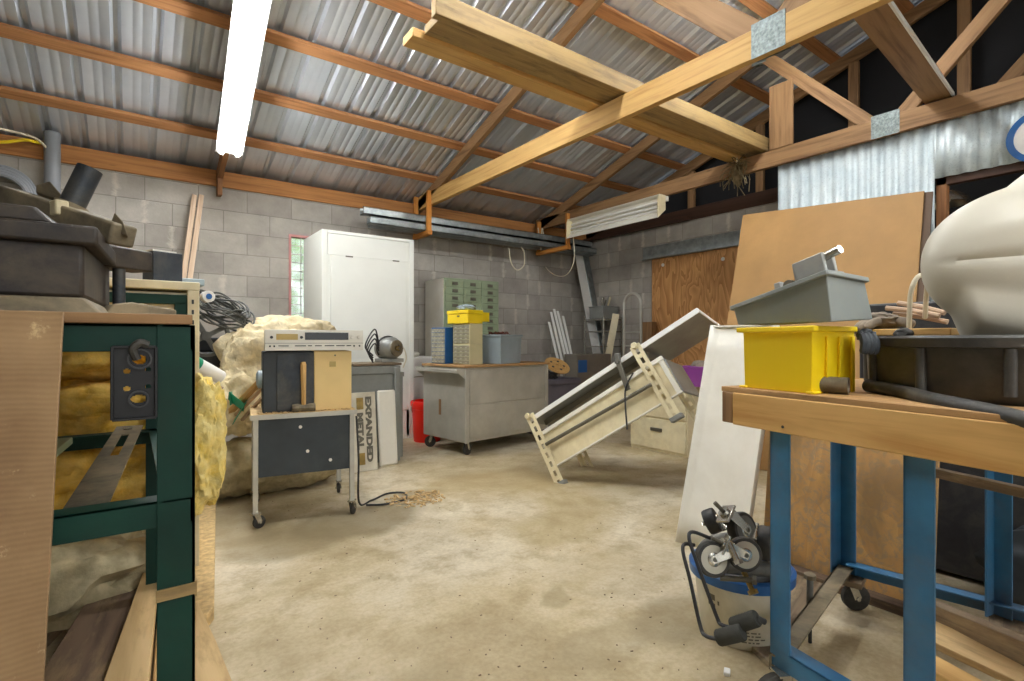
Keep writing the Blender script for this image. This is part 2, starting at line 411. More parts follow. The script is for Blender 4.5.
def smooth_path(pts, n=8):
    """Catmull-Rom through the points"""
    p = [V(x) for x in pts]; p = [p[0] * 2 - p[1]] + p + [p[-1] * 2 - p[-2]]; out = []
    for i in range(1, len(p) - 2):
        for k in range(n):
            t = k / n; a, b, c, d = p[i - 1:i + 3]
            out.append(.5 * ((2 * b) + (c - a) * t + (2 * a - 5 * b + 4 * c - d) * t * t + (3 * b - a - 3 * c + d) * t ** 3))
    out.append(p[-2]); return out
X3, Y3, Z3 = V((1, 0, 0)), V((0, 1, 0)), V((0, 0, 1))
# ================================================================ the building
LAMP_E = 27.0
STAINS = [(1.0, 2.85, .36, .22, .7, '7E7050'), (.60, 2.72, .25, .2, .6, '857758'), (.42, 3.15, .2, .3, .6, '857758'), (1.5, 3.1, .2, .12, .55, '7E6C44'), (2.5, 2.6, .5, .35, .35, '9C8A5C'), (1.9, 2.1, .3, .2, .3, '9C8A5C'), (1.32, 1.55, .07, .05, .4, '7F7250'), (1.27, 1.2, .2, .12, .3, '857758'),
          (.62, 1.35, .16, .12, .4, '8A7B58'), (1.75, 1.55, .35, .2, .3, '9A8A64'), (2.0, 3.0, .5, .3, .3, 'A58E5C'), (1.6, 1.15, .2, .14, .45, '857758')]
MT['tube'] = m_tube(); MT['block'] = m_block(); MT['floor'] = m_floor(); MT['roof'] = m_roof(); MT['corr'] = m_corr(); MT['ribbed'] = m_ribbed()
MT['glass'] = m_glass(); MT['leaf'] = m_leaf()
MT['doorply'] = m_ply('door plywood', 'B07A44', 'D8A468', .9, 3.2)
MT['hardboard'] = plain('brown hardboard', 'B28A54', .6, 0, .1, 2.5, dirt='8E6C40', damt=.25)
MT['scribply'] = m_ply('stained plywood', 'B98C52', 'C99C5C', .8, 2.5, ink='857E70')
MT['dark_interior'] = m_dim('dark interior black', '1A1A1C')  # black colour stands for the dark inside the gable and the opening
MT['osb'] = plain('chipboard', 'D2B47E', .85, 0, .25, 40, dirt='8C7044', damt=.2, bump=.4)
D = 5.6; XR = 5.44; RIDGE = -.3; SL = .32
def zr(y): return 2.62 + SL * (D - y) if y >= RIDGE else 2.62 + SL * (D - RIDGE) - SL * (RIDGE - y)
XL = -2.6; YF = -5.2
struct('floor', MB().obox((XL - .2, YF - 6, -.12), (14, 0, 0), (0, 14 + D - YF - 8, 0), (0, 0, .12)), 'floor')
# back wall with a window opening behind the white cabinet
wx0, wx1, wz0, wz1 = 1.285, 2.15, 1.0, 2.08
m = MB(); T = .2
m.obox((XL, D, 0), (wx0 - XL, 0, 0), (0, T, 0), (0, 0, 2.45)); m.obox((wx1, D, 0), (XR + T - wx1, 0, 0), (0, T, 0), (0, 0, 2.45))
m.obox((wx0, D, 0), (wx1 - wx0, 0, 0), (0, T, 0), (0, 0, wz0)); m.obox((wx0, D, wz1), (wx1 - wx0, 0, 0), (0, T, 0), (0, 0, 2.45 - wz1))
struct('wall_back', m, 'block')
m = MB(); f = .022
m.obox((wx0, D - .01, wz0), (f, 0, 0), (0, .09, 0), (0, 0, wz1 - wz0)); m.obox((wx1 - f, D - .01, wz0), (f, 0, 0), (0, .09, 0), (0, 0, wz1 - wz0))
m.obox((wx0 + f, D - .01, wz0), (wx1 - wx0 - 2 * f, 0, 0), (0, .09, 0), (0, 0, f)); m.obox((wx0 + f, D - .01, wz1 - f), (wx1 - wx0 - 2 * f, 0, 0), (0, .09, 0), (0, 0, f))
wf = struct('window_1', m, 'frame_red')
MB().obox((wx0 + f, D + .03, wz0 + f), (wx1 - wx0 - 2 * f, 0, 0), (0, .006, 0), (0, 0, wz1 - wz0 - 2 * f)).build('pane', 'glass', wf)
m = MB(); zz = wz0 + f
for i in range(1, 8): m.obox((wx0 + f + (wx1 - wx0 - 2 * f) * i / 8 - .004, D + .022, zz), (.008, 0, 0), (0, .008, 0), (0, 0, wz1 - wz0 - 2 * f))
for i in range(1, 12): m.obox((wx0 + f, D + .022, zz + (wz1 - wz0 - 2 * f) * i / 12 - .004), (wx1 - wx0 - 2 * f, 0, 0), (0, .008, 0), (0, 0, .008))
m.build('lattice', 'mortar_white', wf)
# shrub in the garden behind the window
rs = random.Random(3); m = MB()
for i in range(2600):
    a = rs.random() * 2 * PI; b = math.acos(1 - 2 * rs.random()); r = .55 + .45 * rs.random()
    p = V((1.7, 8.2, 1.55)) + V((math.cos(a) * math.sin(b) * 1.7, math.sin(a) * math.sin(b) * .8, math.cos(b) * 1.45)) * r
    if p.z < .05: continue
    d = V((rs.uniform(-1, 1), rs.uniform(-1, 1), rs.uniform(-1, 1))).normalized() * .07; e = d.orthogonal().normalized() * .04
    vs = [m.bm.verts.new(p + x) for x in (-d, e, d, -e)]; m.face(vs)
sh = thing('garden_shrub', 'green leafy shrub outside the small latticed window', 'shrub', (1.7, 8.2, 0))
m.build('foliage', 'leaf', sh)
m = MB()
for i in range(7): m.tube([(1.7 + .02 * i, 8.2, 0), (1.7 + .3 * (i - 3), 8.2 + .1 * (i % 3 - 1), 1.5)], [.03, .012], 7)
m.build('stem', 'rafter', sh)
struct('trim_2', MB().obox((XL - 2, D + .25, -.1), (12, 0, 0), (0, 6, 0), (0, 0, .1)), 'leaf')
# right wall: block, with a boarded-up doorway under a steel lintel
p0 = aX(651, 259, XR).y; y1 = 2.75; dz = 2.05
m = MB()
m.obox((XR, p0, 0), (T, 0, 0), (0, D - p0, 0), (0, 0, 2.45)); m.obox((XR, y1, dz), (T, 0, 0), (0, p0 - y1, 0), (0, 0, 2.45 - dz)); m.obox((XR, YF, 0), (T, 0, 0), (0, y1 - YF, 0), (0, 0, 2.45))
struct('wall_right', m, 'block')
dp = struct('door_1', MB().obox((XR + .02, y1, 0), (.018, 0, 0), (0, p0 - y1, 0), (0, 0, dz)), 'doorply')
m = MB()
for (u, v) in ((663, 265), (723, 259)): m.cyl(aX(u, v, XR + .018), aX(u, v, XR + .018) - X3 * .006, .022, n=16)
m.build('washer', 'mortar_white', dp)
lx = XR - .012
m = MB(); m.obox((lx, y1, dz + .0), (.012, 0, 0), (0, p0 + .12 - y1, 0), (0, 0, .17)); m.obox((lx - .05, y1, dz + .0), (.06, 0, 0), (0, p0 + .12 - y1, 0), (0, 0, .008))
struct('trim_3', m, 'galv')
# side wall at the left and the wall with the big open doorway behind the viewer
struct('wall_left', MB().obox((XL - T, YF, 0), (T, 0, 0), (0, D - YF + T, 0), (0, 0, 2.45)), 'block')
m = MB(); m.obox((XL, YF - T, 0), (.6, 0, 0), (0, T, 0), (0, 0, 2.45)); m.obox((XR - 1.4, YF - T, 0), (1.6, 0, 0), (0, T, 0), (0, 0, 2.45)); m.obox((XL, YF - T, 2.3), (XR - XL, 0, 0), (0, T, 0), (0, 0, .7))
struct('wall_front', m, 'block')
# wooden wall plates
struct('trim_4', MB().obox((XL, D - .02, 2.45), (XR - XL, 0, 0), (0, .16, 0), (0, 0, .15)), 'plate', bevel=.004)
struct('trim_5', MB().obox((XR - .01, YF, 2.45), (.16, 0, 0), (0, D - YF, 0), (0, 0, .05)), 'darkwood_and_shade')
# closing boards at eave and gable, coloured dark for gap shadow and dark interior
struct('trim_6', MB().obox((XL, D + .16, 2.4), (XR - XL, 0, 0), (0, .03, 0), (0, 0, .35)), 'darkwood_and_shade')
gp = [(D + .2, 2.45), (YF, 2.45), (YF, zr(YF)), (RIDGE, zr(RIDGE)), (D + .2, zr(D + .2))]
struct('trim_7', MB().prism(gp, (XR + .16, 0, 0), Y3, Z3, (.03, 0, 0)), 'dark_interior')
struct('trim_8', MB().prism(gp, (XL - .1, 0, 0), Y3, Z3, (.03, 0, 0)), 'dark_interior')
# ribbed steel roofing, two slopes
def roof_profile():
    out = []; x = XL - .2; P = .2286
    while x < XR + .5:
        out += [(x, 0), (x + .050, 0), (x + .056, .003), (x + .064, .003), (x + .070, 0), (x + .103, 0), (x + .109, .003), (x + .117, .003), (x + .123, 0), (x + .168, 0), (x + .186, .026), (x + .210, .026)]
        x += P
    return out
pr = roof_profile()
m = MB()
for (ya, yb) in ((D + .35, RIDGE), (RIDGE, YF - .3)):
    rows = [[m.bm.verts.new((x, y, zr(y) + .02 + h)) for x, h in pr] for y in (ya, yb)]
    for i in range(len(pr) - 1): m.face([rows[0][i], rows[0][i + 1], rows[1][i + 1], rows[1][i]])
struct('ceiling', m, 'roof')
# purlins
ypur = [5.1, 4.52, 3.94, 3.36, 2.78, 2.2, 1.62, 1.04, .46, -.12, -.9, -1.6, -2.3, -3.0, -3.7, -4.4]
for i, y in enumerate(ypur):
    sg = 1 if y > RIDGE else -1; d = V((0, .0486 * .952, -.0486 * .305 * sg))
    m = MB(); z = zr(y) - .001
    m.obox(V((XL, y, z)) - d - V((0, 0, .03)), (XR + .1 - XL, 0, 0), d * 2, (0, .0095 * sg, .03))
    struct('trim_%d' % (20 + i), m, 'purlin', bevel=.003)
# ---------------------------------------------------------------- trusses
TX = [.66, 2.70, 4.50, 5.46]
def chord_top(x, w, y0, y1, h=.12):
    z = lambda y: zr(y) - .035
    return MB().prism([(y0, z(y0)), (y1, z(y1)), (y1, z(y1) - h), (y0, z(y0) - h)], (x - w / 2, 0, 0), Y3, Z3, (w, 0, 0))
def web(x, w, a, b, wd=.1):
    return MB().bar((x, a[0], a[1]), (x, b[0], b[1]), w, wd, up=(0, -(b[1] - a[1]), b[0] - a[0]))
# left rafter that carries the strip light
t = thing('roof_rafter', 'lone brown rafter above the lit strip light at left', 'rafter', (TX[0], D, 2.6))
chord_top(TX[0], .045, D + .1, RIDGE).build('top_chord', 'rafter', t, .003)
m = MB(); m.obox((TX[0] - .022, D - .12, 2.35), (.04, 0, 0), (0, .09, 0), (0, 0, .2)); m.build('heel_block', 'rafter', t, .003)
def truss(x, wood_b, wood_t, label, zb0, zb1, w=.045, plates=True, gn=1.47, ww=.1):
    t = thing('roof_truss', label, 'roof truss', (x, D, 2.5))
    chord_top(x, w, D + .1, RIDGE).build('top_chord', wood_t, t, .003)
    MB().obox((x - w / 2, D - .02, zb0), (w, 0, 0), (0, -(D - .02 + 4.9), 0), (0, 0, zb1 - zb0)).build('bottom_chord', wood_b, t, .003)
    n = gn
    web(x, w * .95, (n + .1, zb1 - .02), (2.42, zr(2.42) - .1), ww).build('web', wood_t, t, .003)
    web(x, w * .95, (n - .1, zb1 - .02), (RIDGE, zr(RIDGE) - .12), ww).build('web', wood_t, t, .003)
    if plates:
        for s in (-1, 1):
            MB().obox((x + s * (w / 2 + .002) - .001, n - .09, zb0 - .005), (.002, 0, 0), (0, .18, 0), (0, 0, zb1 - zb0 + .03)).build('gusset_plate', 'gusset', t)
            MB().obox((x + s * (w / 2 + .002) - .001, 2.36, zr(2.4) - .2), (.002, 0, 0), (0, .13, 0), (0, 0, .14)).build('gusset_plate', 'gusset', t)
    return t
truss(TX[1], 'chordY', 'chordD', 'nearest full truss with a pale yellow bottom chord crossing the picture', 2.505, 2.66, w=.05, gn=1.40, ww=.15)
t2 = truss(TX[2], 'chordD', 'chordD', 'brown truss above the corrugated sheet partition', 2.51, 2.65)
MB().obox((TX[2] - .03, 2.13, 2.65), (.02, 0, 0), (0, .2, 0), (0, 0, .55)).build('post', 'chordD', t2, .003)
t3 = truss(TX[3], 'darkwood_and_shade', 'chordD', 'gable end truss against the dark interior, coloured black, over the right wall', 2.5, 2.6, plates=False)
for y in (4.5, 3.75, 2.9, 2.0, 1.2, .4):
    MB().obox((TX[3] - .02, y, 2.6), (.04, 0, 0), (0, .085, 0), (0, 0, zr(y) - .17 - 2.6)).build('stud', 'chordD', t3, .003)
m = MB(); m.obox((XR - .06, p0 - .6, 2.45), (.05, 0, 0), (0, D - p0 + .6, 0), (0, 0, .04)); m.build('sill_plate', 'darkwood_and_shade', t3)
# boards stored across the trusses
bw = [(2.37, .05, .12, 2.668, 1.25, 'oldboard', 'nearest plank, set on edge and dusty with droppings,'), (2.435, .16, .05, 2.684, 1.30, 'oldboard', 'middle plank'), (2.615, .13, .05, 2.668, 1.24, 'chordY', 'furthest and palest plank')]
for (y, w, h, z, x0, mt, lab) in bw:
    o = MB().obox((x0, y, z), (4.72 - x0, 0, 0), (0, w, 0), (0, 0, h)).build('timber_plank', mt, bevel=.004)
    tag(o, lab + ' of three lying across the truss chords', 'plank', 'planks stored on the trusses')
# loose plank slung from the yellow truss to the brown one
a = aX(868, 13, TX[1]); b = aX(940, 106, TX[2])
m = MB(); m.obox((TX[1] - .03, .953, 2.665), (TX[2] - TX[1] + .05, .14, 0), (-.009, .15, 0), (0, 0, .022))
lp = thing('timber_plank', 'loose brown plank, its lit edge coloured white, bridging the two trusses at upper right', 'plank', (3.6, 1.0, 2.67))
m.build('board', 'chordD', lp, .002)
MB().obox((TX[1] - .03, .952, 2.663), (TX[2] - TX[1] + .05, .14, 0), (.0006, -.012, 0), (0, 0, .026)).build('lit_edge', 'white', lp)  # light caught along the plank edge, put in as a white strip
#tag(m.build('timber_plank', 'chordD', bevel=.002), 'single loose brown plank bridging the two trusses at upper right', 'plank')
# ---------------------------------------------------------------- corrugated partition under the brown truss
px = TX[2] + .03; pyL = aX(778, 200, px).y; pyO = aX(935, 200, px).y; zO = 2.13
def corr(y0, y1, z0, z1, name='sheet', par=None):
    n = max(2, int(abs(y1 - y0) / .011)); m = MB(); prev = None
    for i in range(n + 1):
        y = y0 + (y1 - y0) * i / n; ph = (y / .088) % 1.0; s = .008 * (1 if ph < .35 else (-1 if .5 < ph < .85 else 0))
        cur = [m.bm.verts.new((px + s, y, z)) for z in (z0, z1)]
        if prev: m.face([prev[0], cur[0], cur[1], prev[1]], [(0, 0), (.1, 0), (.1, 1), (0, 1)])
        prev = cur
    return m
pt = thing('sheet_metal_partition', 'pale corrugated steel sheets hung below the brown truss', 'partition', (px, pyO, 0))
corr(pyL, pyO, 0, 2.52).build('wall_sheet', 'corr', pt, solid=.0012)
corr(pyO, -.9, zO, 2.52).build('header_sheet', 'corr', pt, solid=.0012)
corr(-.9, -3.5, 0, 2.52).build('wall_sheet', 'corr', pt, solid=.0012)
m = MB(); m.obox((px + .02, pyO - .06, 0), (.06, 0, 0), (0, .06, 0), (0, 0, zO)); m.build('door_post', 'rafter', pt, .003)
m = MB(); m.obox((px + .02, pyO, zO - .05), (.06, 0, 0), (0, -.9 - pyO, 0), (0, 0, .06)); m.build('lintel', 'darkwood_and_shade', pt, .003)
struct('wall_closet', MB().obox((XR - .05, YF + .5, 0), (.03, 0, 0), (0, 2.0 - YF, 0), (0, 0, 2.45)), 'dark_interior')  # black sheet puts the dark beyond the opening into the colour
# round sign on the header
c = aX(1043, 135, px - .02); sg = thing('round_sign', 'round white sign with a blue ring on corrugated sheet', 'sign', c)
MB().lathe([(0, 0), (.155, 0), (.155, .012), (0, .012)], c, (-1, 0, 0), 40).build('face', 'mortar_white', sg)
MB().lathe([(.13, .012), (.165, .012), (.165, .02), (.13, .02), (.13, .012)], c, (-1, 0, 0), 40).build('ring', 'blue_trim', sg)
# dome lamp hanging in the dark opening
c = aX(945, 190, 4.95); dl = thing('dome_lamp', 'small silver dome shade hanging in the dark opening', 'lamp', c)
MB().lathe([(.02, .0), (.05, -.01), (.11, -.04), (.15, -.085), (.16, -.11), (.155, -.11), (.14, -.08), (.1, -.045), (.02, -.012)], c, Z3, 32).build('shade', 'chrome', dl)
MB().tube([c, c + Z3 * .35], .004, 6).build('cord', 'black', dl)
MB().lathe([(0, -.1), (.03, -.09), (.035, -.06), (.02, -.02), (0, -.01)], c, Z3, 16).build('bulb', 'mortar_white', dl)
# ---------------------------------------------------------------- lights
def strip_light(c0, c1, up, w, h, label, name='strip_light', lit=True, n=2, hang=False):
    c0, c1, up = V(c0), V(c1), V(up); d = (c1 - c0).normalized(); s = d.cross(up).normalized()
    t = thing(name, label, 'light fixture', c0)
    MB().obox(c0 - s * w * .22, c1 - c0, s * w * .44, -up * h).build('housing', 'white', t, .002)
    m = MB(); 
    for sg in (-1, 1): m.prism([(0, 0), (.28 * w, -.45 * h), (.28 * w, -.48 * h), (0, -.06)], c0 + s * sg * w * .22 - up * h * .5, s * sg, up, c1 - c0)
    m.build('reflector', 'white', t)
    for e in (c0 + d * .002, c1 - d * .012):
        MB().obox(e - s * w * .5 - up * h * 1.02, d * .01, s * w, up * h * .99).build('end_cap', 'white', t)
    if hang:
        for e in (.15, .85):
            q = c0 + (c1 - c0) * e; MB().tube([q, V((q.x, q.y, zr(q.y) + .015))], .004, 6).build('chain', 'chrome', t)
    for i in range(n):
        o = c0 - up * (h + .018) + s * w * (.3 * (2 * i / (n - 1) - 1))
        MB().cyl(o + d * .03, o + d * ((c1 - c0).length - .03), .019, n=14).build('lamp_tube', 'tube' if lit else 'white', t)
    return t
def on_rafter(y, dz=.2): return V((TX[0] - .05 * (4.95 - y), y, zr(y) - dz))
up = V((0, SL, 1)).normalized()
strip_light(on_rafter(4.95), on_rafter(2.45), up, .2, .06, 'lit fluorescent strip light under the left rafter, glaring white')
upb = V((0, 0, 1))
strip_light((TX[0], -2.2, 3.0), (TX[0], -4.6, 3.0), upb, .2, .06, 'second strip light, unseen and added, further along the roof behind the viewer', hang=True)  # unseen lamp added behind the viewer to light the room
strip_light((1.0, .25, 2.62), (1.0, -.97, 2.62), upb, .2, .06, 'third strip light, unseen and added as fill, hung overhead near the viewer', hang=True)  # added out of view to light the front faces of the bench
strip_light((3.5, -.15, 2.62), (3.5, -1.37, 2.62), upb, .2, .06, 'fourth strip light, unseen and added as fill, hung between the two trusses', hang=True)  # added out of view to lift the right wall and far corner
strip_light((2.85, 1.75, 3.55), (4.07, 1.75, 3.55), upb, .2, .06, 'fifth strip light, unseen and added as fill, high between the two trusses', hang=True)  # added above the view to brighten the dim far corner
strip_light((1.0, 2.05, 3.5), (2.22, 2.05, 3.5), upb, .2, .06, 'sixth strip light, unseen and added as fill, high over the middle of the floor', hang=True)  # added above the view to spread light evenly over the room
# unlit fixture under the brown truss
a = aX(563, 214, 4.36); b = aX(662, 192, 4.40)
fl = thing('strip_light', 'unlit cream fluorescent fixture slung under the brown truss', 'light fixture', (4.38, 4, 2.3))
y0, y1_ = b.y, a.y - .10; zt = 2.50
MB().prism([(0, 0), (.09, 0), (.09, -.05), (0, -.05)], (4.42, y0, zt), X3, Z3, (0, y1_ - y0, 0)).build('housing', 'creamw', fl, .002)
m = MB(); m.prism([(4.36, zt - .0), (4.42, zt - .02), (4.42, zt - .024), (4.36, zt - .006)], (0, y0, 0), X3, Z3, (0, y1_ - y0, 0)); m.prism([(4.42, zt - .05), (4.45, zt - .12), (4.33, zt - .245), (4.327, zt - .24), (4.44, zt - .12), (4.41, zt - .05)], (0, y0, 0), X3, Z3, (0, y1_ - y0, 0))
m.build('reflector', 'creamw', fl)
for k in range(3): MB().cyl((4.395 - .004 * k, y0 + .02, zt - .07 - .045 * k), (4.395 - .004 * k, y1_ - .02, zt - .07 - .045 * k), .014, n=12).build('lamp_tube', 'white', fl)
for yy in (y0 - .006, y1_ - .004): MB().prism([(4.35, zt), (4.45, zt), (4.45, zt - .15), (4.33, zt - .245), (4.33, zt - .05)], (0, yy, 0), X3, Z3, (0, .01, 0)).build('end_cap', 'cream', fl)
# ================================================================ left side
def bin_mesh(m, o, ex, ey, ez, flare=.06, th=.006, rim=.012):
    """open tapered bin standing on o: outer shell, inner shell, rolled rim"""
    o, ex, ey, ez = V(o), V(ex), V(ey), V(ez); c = o + (ex + ey) / 2
    def q(f, z): return [c + (ex * a + ey * b) / 2 * f + ez * z for a, b in ((-1, -1), (1, -1), (1, 1), (-1, 1))]
    f0, f1 = 1 - flare, 1.0
    rings = [q(f0, 0), q(f1, 1), q(f1 + rim / ex.length * 2, 1), q(f1 + rim / ex.length * 2, .93), ]
    vs = [[m.bm.verts.new(p) for p in r] for r in (q(f0, 0), q(f0 + (f1 - f0) * .92, .92), q(f1 + .05, .92), q(f1 + .05, 1.0), q(f1 - .03, 1.0), q(f0 - .03, .04))]
    for A, B in zip(vs, vs[1:]):
        for i in range(4): m.face([A[i], A[(i + 1) % 4], B[(i + 1) % 4], B[i]])
    m.face(vs[0][::-1]); m.face(vs[-1])
    return m
# ribbed tan panel standing in front of the rack
pt_ = aT(64.5, 312, .86); pb = aT(49, 600, .82); d = (pb - pt_); d = d / abs(d.z)
o = pt_ + d * (pt_.z - .0)
MBx = MB().obox(o, -d * pt_.z, V((-1.0, -.03, 0)), V((0, -.014, 0)))
tag(MBx.build('ribbed_panel', 'ribbed', bevel=.002), 'large ribbed tan panel on edge at the left foreground, dusty', 'panel')
# dark green angle-iron rack
RX, RY0, RY1 = .10, 1.19, 2.19; RXL = -1.05
rk = thing('metal_rack', 'dark green angle-iron rack frame in the left foreground', 'rack', (-.4, 1.6, 0))
def post(x, y, sx, sy, z1=1.03):
    MB().angle((x, y, 0), (x, y, z1), V((sx * .062, 0, 0)), V((0, sy * .062, 0)), .006).build('post', 'green', rk, .001)
post(RX, RY0, -1, 1); post(RX, RY1, -1, -1); post(RXL, RY0, 1, 1); post(RXL, RY1, 1, -1)
for z in (1.03, .695):
    for (y, s) in ((RY0 + .002, 1), (RY1 - .002, -1)):
        MB().angle((RXL, y, z), (RX - .004, y, z), V((0, 0, -.05)), V((0, s * .05, 0)), .005).build('rail', 'green', rk, .001)
    for (x, s) in ((RX - .004, -1), (RXL + .004, 1)):
        MB().angle((x, RY0, z), (x, RY1, z), V((0, 0, -.05)), V((s * .05, 0, 0)), .005).build('side_rail', 'green', rk, .001)
m = MB(); m.obox((RX - .001, RY0 - .003, .50), (.004, 0, 0), (0, .07, 0), (0, 0, .03)); m.obox((RX - .064, RY0 - .004, .505), (.066, 0, 0), (0, .004, 0), (0, 0, .022))
m.build('splice_strap', 'oldboard', rk)
# board on the rack top
o = MB().obox((RXL - .02, RY0 - .01, 1.031), (RX + .015 - RXL, 0, 0), (0, RY1 - RY0, 0), (0, 0, .019)).build('rack_shelf_board', 'chordD', bevel=.002)
tag(o, 'brown wooden board lying on top of the green rack', 'board')
# black mounting plate hanging on the front rail
MT['plateblack'] = plain('flat black steel', '151517', .5, .2, .2, 20)
a, b = aY(112, 347, RY0 - .012), aY(156, 417, RY0 - .012)
W_, H_ = b.x - a.x, a.z - b.z
pl = thing('mounting_plate', 'black steel plate with oval holes hanging from the rack rail', 'plate', (a.x, a.y, b.z))
def plate_with_holes(o, w, h, th, holes, r=.006):
    """flat plate lying in X/Z with real oval holes cut by a coarse grid of cells"""
    m = MB(); nx, nz = 44, 70
    def solid(i, j):
        x, z = (i + .5) / nx * w, (j + .5) / nz * h
        if min(x, w - x) < r and min(z, h - z) < r:
            dx, dz = r - min(x, w - x), r - min(z, h - z)
            if dx * dx + dz * dz > r * r: return False
        return all(((x - cx * w) / rx) ** 2 + ((z - cz * h) / rz) ** 2 > 1 for cx, cz, rx, rz in holes)
    S = [[solid(i, j) for j in range(nz)] for i in range(nx)]; cache = {}
    def vt(i, j, k):
        if (i, j, k) not in cache: cache[(i, j, k)] = m.bm.verts.new(V(o) + V((i / nx * w, k * th, j / nz * h)))
        return cache[(i, j, k)]
    g = lambda i, j: 0 <= i < nx and 0 <= j < nz and S[i][j]
    for i in range(nx):
        for j in range(nz):
            if not S[i][j]: continue
            m.face([vt(i, j, 0), vt(i + 1, j, 0), vt(i + 1, j + 1, 0), vt(i, j + 1, 0)]); m.face([vt(i, j, 1), vt(i, j + 1, 1), vt(i + 1, j + 1, 1), vt(i + 1, j, 1)])
            for (di, dj, p, q) in ((-1, 0, (i, j), (i, j + 1)), (1, 0, (i + 1, j), (i + 1, j + 1)), (0, -1, (i, j), (i + 1, j)), (0, 1, (i, j + 1), (i + 1, j + 1))):
                if not g(i + di, j + dj): m.face([vt(*p, 0), vt(*q, 0), vt(*q, 1), vt(*p, 1)])
    return m
holes = [(.33, .66, .0055, .0045), (.82, .68, .005, .004), (.33, .42, .0055, .0045), (.82, .44, .005, .004), (.6, .27, .012, .0075), (.62, .82, .011, .0085)]
plate_with_holes((a.x, a.y, b.z), W_, H_, .004, holes).build('plate_body', 'plateblack', pl)
m = MB(); rimp = [(0, 0), (W_, 0), (W_, H_), (0, H_)]
for (p, q) in (((0, 0), (W_, 0)), ((W_, 0), (W_, H_)), ((W_, H_), (0, H_)), ((0, H_), (0, 0))):
    m.bar(V((a.x + p[0], a.y - .003, b.z + p[1])), V((a.x + q[0], a.y - .003, b.z + q[1])), .005, .008, up=(0, 1, 0))
m.build('raised_rim', 'plateblack', pl, .001)
cx, cz = a.x + .62 * W_, b.z + .83 * H_
for (lc, lr) in (((cx, a.y, cz), .016), ((a.x + .6 * W_, a.y, b.z + .27 * H_), .013)): MB().lathe([(lr, 0), (lr + .003, 0), (lr + .003, .006), (lr, .006), (lr, 0)], lc, (0, -1, 0), 20).build('hole_rim', 'black', pl)
m = MB()
if False: m.lathe([(.016, 0), (.019, 0), (.019, .006), (.016, .006), (.016, 0)], (cx, a.y, cz), (0, -1, 0), 20); m.lathe([(.013, 0), (.017, 0), (.017, .005), (.013, .005), (.013, 0)], (a.x + .6 * W_, a.y, b.z + .27 * H_), (0, -1, 0), 20)
m.tube(smooth_path([(cx - .004, a.y - .004, cz + .0), (cx - .010, a.y - .01, cz + .018), (cx + .0, a.y - .012, cz + .03), (cx + .012, a.y - .008, cz + .026)]), .007, 8)
m.build('hook', 'rubber', pl)
# yellow insulation heaped in and behind the rack
for i, (u, v, y, s, lab) in enumerate([(60, 352, 2.38, (.6, .33, .23), 'yellow fibreglass heap high in the green rack, behind the black plate'), (118, 408, 2.38, (.6, .33, .24), 'golden fibreglass heap behind the rear rail of the green rack'),
                                       (80, 478, 2.38, (.7, .33, .26), 'brownish yellow fibreglass heap low behind the green rack')]):
    c = aY(u, v, y); o = MB().lump(c, s, 11 + i, .35, 1.8, 5, power=.9, amp2=.07).build('insulation_batt', 'insul_gold')
    tag(o, lab, 'insulation', 'loose yellow insulation')
c = aY(203, 440, 2.36)
o = MB().lump(c + V((-.02, 0, 0)), (.20, .28, .50), 23, .25, 2.6, 5, power=.9, amp2=.08).build('insulation_batt', 'insul'); tag(o, 'pale yellow fibreglass batt bulging out to the right of the green post', 'insulation', 'loose yellow insulation')
# slotted strap leaning between the rails
p = aY(130, 433, RY1 - .08); q = aY(84, 512, RY0 + .09); p.z += .02
n = (q - p).cross(X3).normalized(); n = n if n.z > 0 else -n; wv = (q - p).cross(n).normalized()
sl = thing('slotted_strap', 'grey slotted steel strap leaning across the rack shelf rails', 'strap', q)
m = MB(); L = (q - p); w2 = .035
m.obox(p - wv * w2, L, wv * w2 * .72, n * .004); m.obox(p + wv * w2 * .28, L, wv * w2 * .72, n * .004)
m.obox(p - wv * w2 * .28, L * .16, wv * w2 * .56, n * .004); m.obox(p - wv * w2 * .28 + L * .48, L * .52, wv * w2 * .56, n * .004)
m.build('strap_body', 'dustgrey', sl)
m = MB().cyl(p + L * .07 + n * .004, p + L * .07 + n * .008, .012, n=14); m.build('bolt_head', 'hinge', sl)
o = MB().obox((-.62, RY0 + .05, .697), (.42, 0, 0), (.06, .75, 0), (0, 0, .02)).build('shelf_offcut', 'teal' if False else 'sage', bevel=.003); tag(o, 'sage painted offcut lying on the shelf rails of the green rack', 'offcut')
o = MB().lump((-.30, 2.36, .19), (.8, .34, .34), 5, .3, 2.5, 4, amp2=.08).build('paper_sack', 'kraft'); tag(o, 'crumpled grey sack slumped low behind the green rack', 'sack')
# boards lying under and beside the rack
def flat(px, z, h, name, mat, lab, bev=.003):
    P = [aZ(u, v, z) for u, v in px]
    mm = MB().hull_box([p - V((0, 0, h)) for p in P], P)
    for f in mm.bm.faces:
        e = (P[1] - P[0]).normalized(); s_ = Z3.cross(e)
        for l in f.loops: l[mm.uv].uv = (l.vert.co.dot(e), l.vert.co.dot(s_) + l.vert.co.z)
    o = mm.build(name, mat, bevel=bev); tag(o, lab, 'board'); return o
flat([(214, 606), (216, 488), (188, 470), (186, 640)], .05, .05, 'floor_board', 'osb', 'speckled chipboard sheet lying beside the green post')
flat([(100, 690), (162, 530), (150, 500), (30, 690)], .12, .025, 'floor_board', 'dark_board', 'dark stained plank lying under the green rack')
flat([(148, 690), (160, 560), (160, 525), (100, 690)], .16, .04, 'floor_board', 'tan_board', 'golden brown plank on edge under the green rack')
flat([(240, 700), (216, 640), (197, 600), (188, 700)], .09, .022, 'floor_board', 'tan_board', 'smooth tan board end jutting out at the foot of the green post')
